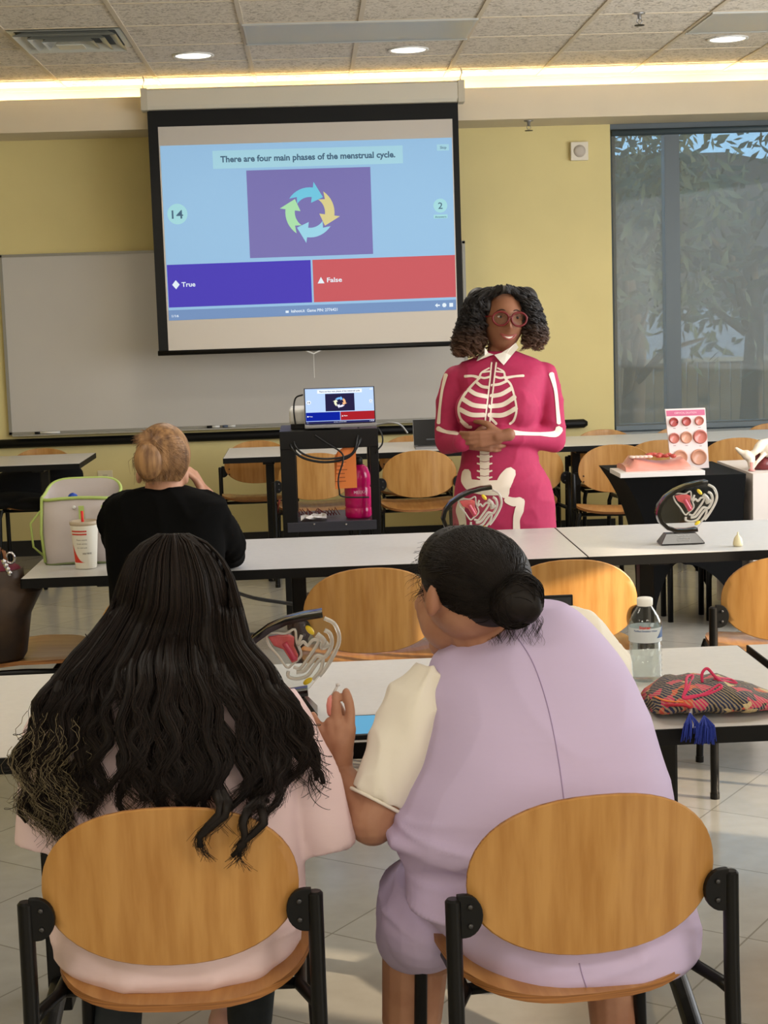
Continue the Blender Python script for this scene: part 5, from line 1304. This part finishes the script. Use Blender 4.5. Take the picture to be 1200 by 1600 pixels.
# things B holds
t = thing('menstrual_cup', 'small pink silicone cup with a stem held up between the fingertips over the table', 'cup', at(523, 1095, 2.935), world=True)
c = at(519.5, 1101, 2.938); MB().lathe([(.004, .018), (.009, .012), (.0115, .0), (.011, -.014), (.009, -.02)], c, 18).build('cup_body', mat('pink_silicone', (220, 140, 130), .35), t, smooth=True)
MB().tube([c+Vector((0, 0, .016)), at(528, 1070, 2.935)], [.003, .0022], 8).lathe([(0, .003), (.004, .002), (.004, -.002), (0, -.003)], at(528, 1070, 2.935), 10).build('stem', mat('clear_silicone', (196, 190, 186), .3), t, smooth=True)
p0_, p1_ = at(846, 931, 3.30), at(895, 950, 3.30)
t = thing('phone', 'black phone held up beyond the lilac shoulder', 'phone', ((p0_.x+p1_.x)/2, 3.3, .9), world=True)
MB().bx(p0_.x, p1_.x, 3.296, 3.305, .87, p0_.z).build('body', blackp, t, bevel=.002)
MB().bx(p0_.x+.004, p1_.x-.004, 3.294, 3.296, .874, p0_.z-.004).build('screen', mat('phone_glass', (30, 34, 40), .1), t)
# grey sandal-like sole at the right chair leg
t = thing('bag', 'grey glossy shoe resting on the floor under the right front chair', 'shoe', (.78, 3.0, 0), world=True); t.name = 'shoe'
q0 = at(1052, 1545, 3.35); q1 = at(1092, 1600, 3.05)
gm = mat('grey_patent', (120, 120, 116), .2, coat=.5, noise_=.3, scale=14)
mb = MB(); qa, qb = atz(1052, 1545, .06), atz(1088, 1600, .05); mb.chain([qa, (qa+qb)/2, qb, qb+Vector((.01, -.06, 0))], [.05, .046, .042, .036]); mb.bx(qa.x-.03, qb.x+.03, qb.y-.08, qa.y+.04, 0, .02); OFF['shoe'] = OFF.get('bag', Vector((.78, 3.0, 0)))
o = mb.build('upper', gm, t); remesh(o, .006, 4)
# ------------------------------------------------------------------ D: blonde person in black
D = thing('person', 'seated person with blonde pinned-up hair and a black top, hand at face', 'person', (-.43, 4.95, .45), world=True)
skD = skinmat('skin_fair', (196, 148, 122), (176, 126, 102))
HD = at(256, 716, 5.0)
mb = MB(); mb.ell(HD, (.076, .092, .098), 24, 18); mb.ell(HD+Vector((0.01, .05, -.05)), (.055, .06, .06)); mb.ell(HD+Vector((.012, .11, -.01)), (.012, .016, .018)); mb.ell(at(290, 745, 5.0), (.010, .016, .026)); mb.ell(at(217, 745, 5.0), (.010, .016, .024))
mb.chain([HD+Vector((0, -.01, -.05)), at(255, 790, 4.98)], [.055, .062])
loft(mb, [(1050, 195, 325, 4.97, .11), (930, 190, 330, 4.99, .11), (840, 185, 335, 5.0, .10), (795, 200, 315, 5.0, .08)])
shd = at(332, 812, 5.0); eld = Vector((at(360, 868, 5.27).x, 5.27, .79)); wrd = at(322, 775, 5.14)
mb.chain([shd, eld, wrd], [.052, .042, .028])
hand(mb, wrd, at(300, 735, 5.1)-wrd, (-1, -.1, 0), (0, -.5, 1), ((.3, .5, .3),)*4, sc_=.92)
shl = at(185, 812, 5.0); mb.chain([shl, Vector((-.62, 5.22, .80)), Vector((-.42, 5.36, .78))], [.052, .042, .026]); hand(mb, Vector((-.42, 5.36, .785)), (1, .2, 0), (0, 0, -1), (0, -1, 0), ((.2, .3, .2),)*4, sc_=.9)
remesh(mb.build('body', skD, D), .006, 3)
blk = mat('black_knit', (8, 8, 8), .95, bump=.3, scale=12, spec=.1)
mb = MB(); loft(mb, [(1052, 188, 332, 4.97, .13), (980, 182, 338, 4.97, .13), (930, 172, 348, 4.97, .13), (880, 166, 352, 4.98, .13), (830, 163, 352, 4.99, .125), (800, 160, 358, 5.0, .12), (784, 162, 350, 5.0, .11), (774, 172, 332, 5.0, .10), (766, 190, 310, 5.0, .085), (759, 222, 292, 5.0, .06)])
mb.chain([at(335, 812, 5.0), at(357, 850, 5.12), eld, eld*.55+wrd*.45], [.058, .052, .05, .04]); mb.chain([at(180, 815, 5.0), Vector((-.62, 5.22, .80)), Vector((-.48, 5.33, .79))], [.055, .05, .042])
wrinkle(remesh(mb.build('black_top', blk, D), .007, 4), .008, (8, 8, 4), 8)
mb = MB(); mb.chain([Vector((-.50, 5.0, .52)), Vector((-.52, 5.42, .50)), Vector((-.52, 5.45, .10))], [.085, .07, .05]); mb.chain([Vector((-.36, 5.0, .52)), Vector((-.34, 5.42, .50)), Vector((-.34, 5.45, .10))], [.085, .07, .05])
for x in (-.52, -.34): mb.ell((x, 5.5, .05), (.045, .12, .05))
remesh(mb.build('trousers', mat('black_trousers', (20, 20, 22), .8), D), .009, 4)
bl = mat('blonde_hair', (168, 128, 86), .45, col2=(106, 74, 48), scale=60, stretch=(1, 1, .15))
mb = MB(); mb.ell(HD+Vector((0, -.012, .012)), (.084, .094, .098), 28, 20); mb.ell(at(232, 720, 4.9), (.045, .03, .06))
remesh(mb.build('hair_mass', bl, D), .006, 4)
strs = []
for k in range(900):
    a = rnd.uniform(0, 2*PI); px0, py0 = 253+42*math.cos(a), 718+46*math.sin(a)
    if py0 > 752: py0 = 752
    tx, ty = 240+rnd.gauss(0, 4), 690+rnd.gauss(0, 4); pts = []
    for i in range(9):
        t_ = i/8; px = px0+(tx-px0)*t_; py = py0+(ty-py0)*t_; q = ((px-255)/45)**2+((py-716)/50)**2
        pts.append(at(px, py, 5.0-.108*math.sqrt(max(0, 1-q))-.004))
    strs.append((pts, .0009, .0006))
for k in range(520):   # folded tail hanging over the back of the head, loose ends at the crown
    x = rnd.gauss(236, 12); e = rnd.uniform(720, 758); pts = []
    for i in range(9):
        t_ = i/8; px = 240+(x-240)*min(1, t_*1.6)+2*math.sin(t_*5+k); py = 688+(e-688)*t_; pts.append(at(px, py, 4.905-.012*math.sin(PI*min(1, t_+.2))-.006*rnd.random()))
    strs.append((pts, .0010, .0004))
for k in range(280):
    a = rnd.uniform(2.6, 4.9); l_ = rnd.uniform(10, 34); pts = [at(238+l_*t_*math.cos(a), 684+l_*t_*math.sin(a)*.7+6*t_*t_, 4.92) for t_ in [i/6 for i in range(7)]]
    if pts[-1].z < 1.30: strs.append((pts, .0013, .0004))
strand_mesh('hair', strs, bl, D)
# ------------------------------------------------------------------ C: the presenter
YC = 6.25
Cp = thing('person', 'standing presenter with dark curls, red glasses and pink skeleton-print dress, hands clasped', 'person', (.78, YC, 0), world=True)
skC = skinmat('skin_brown', (152, 104, 78), (136, 90, 66))
z5 = lambda x, y: (660+x/3.808, 430+y/3.81)
HC = at(787, 502, YC-.01); HC.y = YC
hy = math.radians(6)        # face turned to the viewer's right
RH = Matrix.Rotation(hy, 3, 'Z') @ Matrix.Rotation(math.radians(4), 3, 'Y')
def G(x, z, cx_, cz_, sx, sz): return math.exp(-((x-cx_)/sx)**2-((z-cz_)/sz)**2)
def headpt(th, ph):
    dx, dy, dz = math.sin(th)*math.cos(ph), math.sin(th)*math.sin(ph), math.cos(th)
    x, y, z = .073*dx, .092*dy, .112*dz
    if z < 0: k = min(1, -z/.112); x *= 1-.30*k**1.6; y *= 1-.10*k; 
    if y < 0:      # front = -Y: features
        y -= .004*G(x, z, 0, -.095, .022, .016)            # chin
        y -= .022*G(x, z, 0, -.018, .011, .014)+.010*G(x, z, 0, .004, .007, .020)   # nose
        y -= .005*(G(x, z, .011, -.024, .007, .007)+G(x, z, -.011, -.024, .007, .007))
        y += .010*(G(x, z, .029, .016, .015, .011)+G(x, z, -.029, .016, .015, .011))   # sockets
        y -= .006*(G(x, z, .036, -.018, .017, .018)+G(x, z, -.036, -.018, .017, .018))   # cheeks
        y -= .005*G(x, z, 0, -.050, .022, .012); y -= .004*G(x, z, 0, .035, .04, .010)
    return Vector((x, y, z))
def hl(x, y, z): return HC+RH@(Vector((x, y, z))*1.09)
mb = MB(); seg, rin = 64, 48
top = mb.v(hl(*headpt(.0001, 0))); bot = mb.v(hl(*headpt(PI-.0001, 0)))
R_ = [[mb.v(hl(*headpt(PI*i/rin, 2*PI*k/seg))) for k in range(seg)] for i in range(1, rin)]
for k in range(seg): mb.f((top, R_[0][k], R_[0][(k+1) % seg])); mb.f((bot, R_[-1][(k+1) % seg], R_[-1][k]))
for a, b in zip(R_, R_[1:]):
    for k in range(seg): mb.f((a[k], b[k], b[(k+1) % seg], a[(k+1) % seg]))
for s in (-1, 1): mb.ell(hl(s*.074, .005, -.005), (.010, .018, .03))
mb.chain([hl(0, .02, -.07), at(780, 568, YC+.01)], [.048, .056])
loft(mb, [(830, 722, 852, YC, .12), (780, 722, 850, YC, .12), (700, 735, 830, YC, .10), (620, 735, 832, YC, .10), (590, 735, 835, YC, .07)])
for s, hp in ((-1, at(755, 830, YC).x), (1, at(820, 830, YC).x)):
    mb.chain([Vector((hp, YC, .66)), Vector((hp, YC-.01, .46)), Vector((hp, YC+.02, .28)), Vector((hp, YC+.03, .09))], [.085, .058, .052, .034]); mb.chain([Vector((hp, YC+.02, .06)), Vector((hp, YC-.12, .03))], [.036, .028])
eA, eB = at(700, 690, YC-.0), at(864, 686, YC-.0); wA, wB = at(728, 691, YC-.165), at(782, 680, YC-.165)
mb.chain([at(714, 596, YC), eA, wA], [.042, .032, .022]); mb.chain([at(850, 590, YC), eB, wB], [.042, .034, .024])
hand(mb, wA+Vector((.008, 0, 0)), (1, -.12, -.10), (-.05, 1, .1), (0, -.2, 1), ((.25, .5, .3), (.25, .55, .3), (.3, .6, .3), (.3, .6, .3)), sc_=.95)
hand(mb, wB+Vector((-.0, -.035, 0)), (-1, -.1, -.12), (.05, 1, .1), (0, -.2, 1), ((.2, .5, .3), (.25, .5, .3), (.25, .5, .3), (.3, .6, .3)), sc_=.95)
remesh(mb.build('body', skC, Cp), .0042, 2)
# face parts
def hd(y_, x, z): return hl(x, y_, z)
ewm = mat('eye_white', (220, 214, 206), .3); iris = mat('iris_dark', (36, 22, 16), .2)
for s in (-1, 1):
    e = MB().ell(hl(s*.029, -.0655, .014), (.0125, .012, .0075), 16, 12).build('eye', ewm, Cp, smooth=True)
    MB().ell(hl(s*.029+.003, -.0762, .0135), (.0055, .004, .0055), 12, 8).build('iris', iris, e, smooth=True)
    pts = [hl(s*(.014+.006*k), -.0885+.0022*k, .036+.004*math.sin(k*.8)) for k in range(6)]; MB().tube(pts, [.0012, .002, .0022, .002, .0016, .0008], 6).build('eyebrow', mat('brow_dark', (40, 26, 20), .8), Cp, smooth=True)
    pts = [hl(s*.029+.0135*math.cos(a), -.082+.004*abs(math.cos(a)), .0155+.0085*math.sin(a)) for a in [PI*k/8 for k in range(9)]]; MB().tube(pts, .0013, 5).build('eyelid', mat('lid_brown', (86, 52, 38), .5), Cp, smooth=True)
# smile: lips and teeth
lip = mat('lip', (150, 74, 66), .4)
def mouth(t_, up_): x = -.029+.058*t_; return hl(x, -.093-.006*math.sin(PI*t_)+.006*abs(2*t_-1)**2, -.050+.007*abs(2*t_-1)**2-(.0 if up_ else .012*math.sin(PI*t_)))
MB().tube([mouth(k/12, 1) for k in range(13)], [.0014]+[.0030]*11+[.0014], 8).build('upper_lip', lip, Cp, smooth=True)
MB().tube([mouth(k/12, 0) for k in range(13)], [.0014]+[.0036]*11+[.0014], 8).build('lower_lip', lip, Cp, smooth=True)
mb = MB(); U_ = [mouth(.08+.84*k/10, 1)+Vector((0, .0012, 0)) for k in range(11)]; L_ = [mouth(.08+.84*k/10, 0)+Vector((0, .0012, .001)) for k in range(11)]
for k in range(10): mb.quad(U_[k], U_[k+1], L_[k+1], L_[k])
mb.build('teeth', mat('teeth', (236, 228, 214), .3), Cp)
# glasses
gt = thing('glasses', 'round red-framed glasses on the face of the standing presenter', 'glasses', hl(0, -.1, .01), world=True)
lensm = bpy.data.materials.new('spectacle_lens'); lensm.use_nodes = True
N, L = nodes_of(lensm); N.remove(N['Principled BSDF']); t_ = N.new('ShaderNodeBsdfTransparent'); t_.inputs[0].default_value = (.9, .9, .9, 1)
g_ = N.new('ShaderNodeBsdfGlossy'); g_.inputs['Roughness'].default_value = .1; mx_ = N.new('ShaderNodeMixShader'); mx_.inputs[0].default_value = .006
L.new(t_.outputs[0], mx_.inputs[1]); L.new(g_.outputs[0], mx_.inputs[2]); L.new(mx_.outputs[0], N['Material Output'].inputs[0])
gm_ = mat('red_glasses_frame', (104, 10, 14), .45)
for s in (-1, 1):
    pts = [hl(s*.0325+.0275*math.cos(a)*(1+.06*math.sin(a)), -.1045+.008*abs(s*.0325+.0275*math.cos(a))/.06, .008+.0235*math.sin(a)) for a in [2*PI*k/32 for k in range(32)]]
    MB().tube(pts, .0040, 8, close=True).build('rim', gm_, gt, smooth=True)
    MB().tube([hl(s*.060, -.096, .016), hl(s*.074, -.07, .014), hl(s*.078, -.01, .010)], .0026, 8).build('temple', gm_, gt, smooth=True)
    mb = MB(); mb.f([mb.v(p) for p in pts]); mb.build('lens', lensm, gt)
MB().tube([hl(-.006, -.1045, .013), hl(0, -.107, .016), hl(.006, -.1045, .013)], .0028, 8).build('bridge', gm_, gt, smooth=True)
# dress with sleeves
pk_ = mat('magenta_knit', (172, 38, 82), .75, noise_=.05, scale=60, bump=.04); prn = mat('white_print', (236, 222, 206), .7); zl = mat('dark_print_line', (130, 24, 56), .7)
mb = MB()
rC = [(905, 716, 862, YC, .13), (860, 712, 866, YC, .135), (825, 708, 868, YC, .14), (790, 707, 867, YC, .145), (755, 711, 859, YC, .145), (725, 719, 842, YC, .135), (700, 722, 838, YC, .135), (670, 719, 841, YC, .15), (640, 716, 845, YC, .165), (610, 714, 850, YC, .15), (588, 708, 854, YC, .12), (575, 708, 853, YC+.01, .10), (564, 722, 840, YC+.01, .085), (556, 742, 822, YC+.01, .07), (548, 756, 806, YC+.01, .058)]
loft(mb, rC, 44, .92)
mb.chain([at(714, 592, YC+.01), at(702, 630, YC), eA, wA+Vector((-.006, 0, 0))], [.054, .052, .050, .034], 20)
mb.chain([at(849, 588, YC+.01), at(859, 630, YC), eB, wB+Vector((.002, 0, 0))], [.056, .054, .052, .035], 20)
mb.ell(wA+Vector((-.014, .006, 0)), (.034, .04, .038)); mb.ell(at(745, 640, YC-.10), (.085, .075, .085)); mb.ell(at(806, 638, YC-.10), (.085, .075, .085))
dr = remesh(mb.build('dress', pk_, Cp), .0065, 5); wrinkle(dr, .004, (7, 7, 9), 2)
bvC = bvh_of(dr)
bm = bmesh.new(); bm.from_mesh(dr.data); off = OFF[Cp.name]
dr.data.materials.append(prn); dr.data.materials.append(zl)
def put(path, ws, mi=1, lift=.003, n=6):
    rows = ribbon(path, ws, n); g = []
    for r in rows: g.append([cast(bvC, *z5(q.x, q.y), lift, YC-.15) for q in r])
    V = [[bm.verts.new(p-off) for p in r] for r in g]
    for a, b in zip(V, V[1:]):
        for k in range(len(a)-1):
            if max((a[k].co-b[k].co).length, (a[k].co-a[k+1].co).length, (b[k].co-b[k+1].co).length) > .05: continue
            f = bm.faces.new((a[k], a[k+1], b[k+1], b[k])); f.material_index = mi; f.smooth = True
put([(252, 602), (300, 600), (340, 612)], [16, 14, 20]); put([(495, 612), (550, 602), (602, 598)], [18, 13, 16])
put([(412, 520), (400, 640), (372, 880)], 9); put([(440, 520), (425, 640), (400, 880)], 9)
put([(425, 500), (413, 640), (386, 890)], [16, 16, 18], 2)
put([(398, 552), (352, 580), (335, 615), (300, 650), (250, 710), (216, 780), (225, 850), (268, 895)], [8, 11, 13, 14, 16, 14, 14, 18])
put([(446, 552), (484, 575), (494, 615), (525, 650), (547, 720), (560, 800), (545, 862), (520, 885)], [8, 11, 13, 13, 12, 12, 14, 14])
for p, w_ in (([(355, 578), (400, 572)], 10), ([(440, 572), (482, 578)], 10), ([(338, 604), (368, 612), (403, 604)], 13), ([(435, 604), (465, 612), (497, 604)], 13),
              ([(325, 640), (355, 662), (392, 668)], 18), ([(412, 655), (460, 648), (505, 628)], 16), ([(278, 682), (320, 708), (385, 722)], 25), ([(408, 720), (470, 708), (532, 672)], 25),
              ([(240, 736), (300, 772), (376, 782)], 27), ([(400, 780), (480, 770), (550, 724)], 27), ([(222, 798), (290, 830), (368, 832)], 27), ([(396, 832), (480, 832), (558, 792)], 27), ([(230, 868), (262, 900), (290, 905)], 18), ([(408, 852), (440, 885)], 16)): put(p, w_)
put([(370, 1030), (370, 1100), (370, 1220)], [56, 58, 52])
for y in (1045, 1085, 1128, 1172, 1210): put([(326, y-8), (370, y+2), (414, y-8)], [9, 14, 9], 1, .0035)
for y in (1064, 1106, 1150, 1192): put([(342, y), (370, y+5), (398, y)], 3, 2, .0045)
put([(262, 1170), (262, 1220), (282, 1262)], [50, 66, 50]); put([(290, 1245), (370, 1250), (450, 1250)], [60, 56, 60]); put([(280, 1275), (380, 1290), (460, 1290)], [34, 40, 40])
put([(528, 1168), (500, 1210), (480, 1260), (492, 1310)], [66, 88, 92, 50]); put([(500, 1335), (545, 1350), (585, 1338)], [40, 54, 36]); put([(592, 1340), (576, 1400), (560, 1460), (564, 1560), (566, 1640)], [36, 54, 40, 44, 44])
put([(240, 1335), (225, 1400), (240, 1480), (240, 1600)], [40, 54, 44, 40])
put([(140, 592), (118, 680), (103, 790), (96, 880)], [24, 16, 16, 22]); put([(92, 912), (140, 932), (208, 940)], [30, 20, 24])
put([(768, 588), (792, 680), (804, 790), (812, 880)], [32, 20, 20, 26]); put([(816, 915), (790, 945), (700, 945), (600, 942), (528, 936)], [46, 38, 20, 22, 36])
bm.to_mesh(dr.data); bm.free()
dr.data.polygons.foreach_set('use_smooth', [True]*len(dr.data.polygons))
# collar
mb = MB()
for poly in ([(322, 512), (340, 470), (372, 432), (392, 462), (426, 472), (395, 482), (350, 500)], [(428, 474), (470, 462), (520, 432), (556, 402), (572, 430), (530, 480), (484, 536), (455, 505)]):
    c = Vector((sum(p[0] for p in poly)/len(poly), sum(p[1] for p in poly)/len(poly)))
    f = [mb.v(cast(bvC, *z5(*p), .016, YC-.08)) for p in poly]; b_ = [mb.v(v.co+Vector((0, .004, 0))) for v in f]; cc = mb.v(cast(bvC, *z5(*c), .018, YC-.08))
    n = len(f)
    for k in range(n): mb.f((f[k], f[(k+1) % n], cc)); mb.f((f[k], b_[k], b_[(k+1) % n], f[(k+1) % n]))
mb.build('collar', mat('white_collar', (236, 230, 218), .7), Cp)
# hair: dark curls fading to brown ends
hc = bpy.data.materials.new('curly_ombre_hair'); hc.use_nodes = True
N, L = nodes_of(hc); b = N['Principled BSDF']; b.inputs['Roughness'].default_value = .5; tc = N.new('ShaderNodeTexCoord'); sx_ = N.new('ShaderNodeSeparateXYZ'); L.new(tc.outputs['Object'], sx_.inputs[0])
mr = N.new('ShaderNodeMapRange'); L.new(sx_.outputs[2], mr.inputs[0]); mr.inputs[1].default_value = HC.z-.13; mr.inputs[2].default_value = HC.z-.005
cr_ = N.new('ShaderNodeValToRGB'); cr_.color_ramp.elements[0].color = lin((104, 68, 44)); cr_.color_ramp.elements[1].color = lin((26, 20, 18)); L.new(mr.outputs[0], cr_.inputs[0]); L.new(cr_.outputs[0], b.inputs['Base Color'])
mb = MB()
mb.ell(HC+Vector((-.005, .05, .03)), (.108, .09, .108))
for q in ((741, 500, .04, .052, .085), (735, 530, .03, .044, .045), (748, 470, .03, .048, .052), (832, 495, .05, .040, .085), (834, 522, .04, .032, .045), (823, 468, .04, .044, .050)):
    mb.ell(at(q[0], q[1], YC+q[2]), (q[3], .055, q[4]))
mb.ell(at(787, 462, YC+.03), (.090, .085, .040)); mb.ell(at(761, 480, YC-.015), (.020, .05, .05)); mb.ell(at(817, 482, YC-.005), (.016, .05, .05))
remesh(mb.build('hair_mass', hc, Cp), .006, 3)
rnd = random.Random(21); strs = []
OL = [(446, 768, 812), (455, 742, 828), (470, 728, 838), (490, 722, 846), (510, 716, 851), (530, 710, 854), (545, 709, 850), (560, 714, 842)]
IN = [(446, 790, 790), (458, 782, 795), (470, 766, 812), (490, 762, 817), (520, 761, 817), (545, 762, 814), (560, 760, 812)]
for k in range(430):        # ringlets: each a coil of several strands
    s = -1 if rnd.random() < .54 else 1; f = rnd.random()**.6*1.0; Yk = YC+rnd.uniform(-.09, .10)
    e = rnd.uniform(528, 560) if s < 0 else rnd.uniform(515, 548)
    tn = rnd.uniform(3.5, 6.5); ph = rnd.uniform(0, 6.3); am_ = rnd.uniform(.007, .014); n = 34
    y0 = 448+rnd.uniform(0, 6) if rnd.random() < .55 else rnd.uniform(455, 505)
    for j in range(8):
        pts = []; dph = rnd.gauss(0, .35); df = rnd.gauss(0, .03); dr_ = rnd.uniform(.8, 1.15)
        for i in range(n):
            t_ = i/(n-1); y = y0+(e-y0)*t_; o = interp([(a[0],)+a[1:] for a in OL], y); n_ = interp([(a[0],)+a[1:] for a in IN], y)
            k_ = 0 if s < 0 else 1; g = min(1, t_*3+.1); x = n_[k_]+(o[k_]-n_[k_])*(f+df)
            yy = YC+(Yk-YC)*math.sqrt(max(.1, 1-(f*.9)**2))
            if f < .3: yy = max(yy, YC-.06)
            pts.append(at(x, y, yy)+Vector((math.cos(ph+dph+tn*6.28*t_), math.sin(ph+dph+tn*6.28*t_), .3*math.sin(ph*2+tn*6.28*t_)))*am_*g*dr_)
        strs.append((pts, .0015, .0008))
for k in range(110):        # front hairline curls sweeping to both sides of the forehead
    s = -1 if k % 2 else 1; ph = rnd.uniform(0, 6.3); h_ = rnd.uniform(0, 11); e_ = rnd.uniform(.5, 1.0)
    for j in range(6):
        pts = []; q_ = rnd.gauss(0, 1.2)
        for i in range(18):
            t_ = i/17*e_; x = 788+s*(3+24*math.sin(t_*PI/2)+h_*.4*t_); y = 455-h_+h_*.3+26*(1-math.cos(t_*PI/2))+q_*.6
            pts.append(at(x, y, YC-.085+.055*t_)+Vector((0, math.cos(ph+t_*22), math.sin(ph+t_*22)))*.006)
        strs.append((pts, .0015, .0009))
strand_mesh('hair', strs, hc, Cp)
for x in (at(755, 830, YC).x, at(820, 830, YC).x):
    mb = MB(); mb.ell((x, YC-.05, .04), (.045, .13, .04)); mb.bx(x-.04, x+.04, YC-.17, YC+.07, 0, .02); remesh(mb.build('shoe', blackp, Cp), .008, 3)
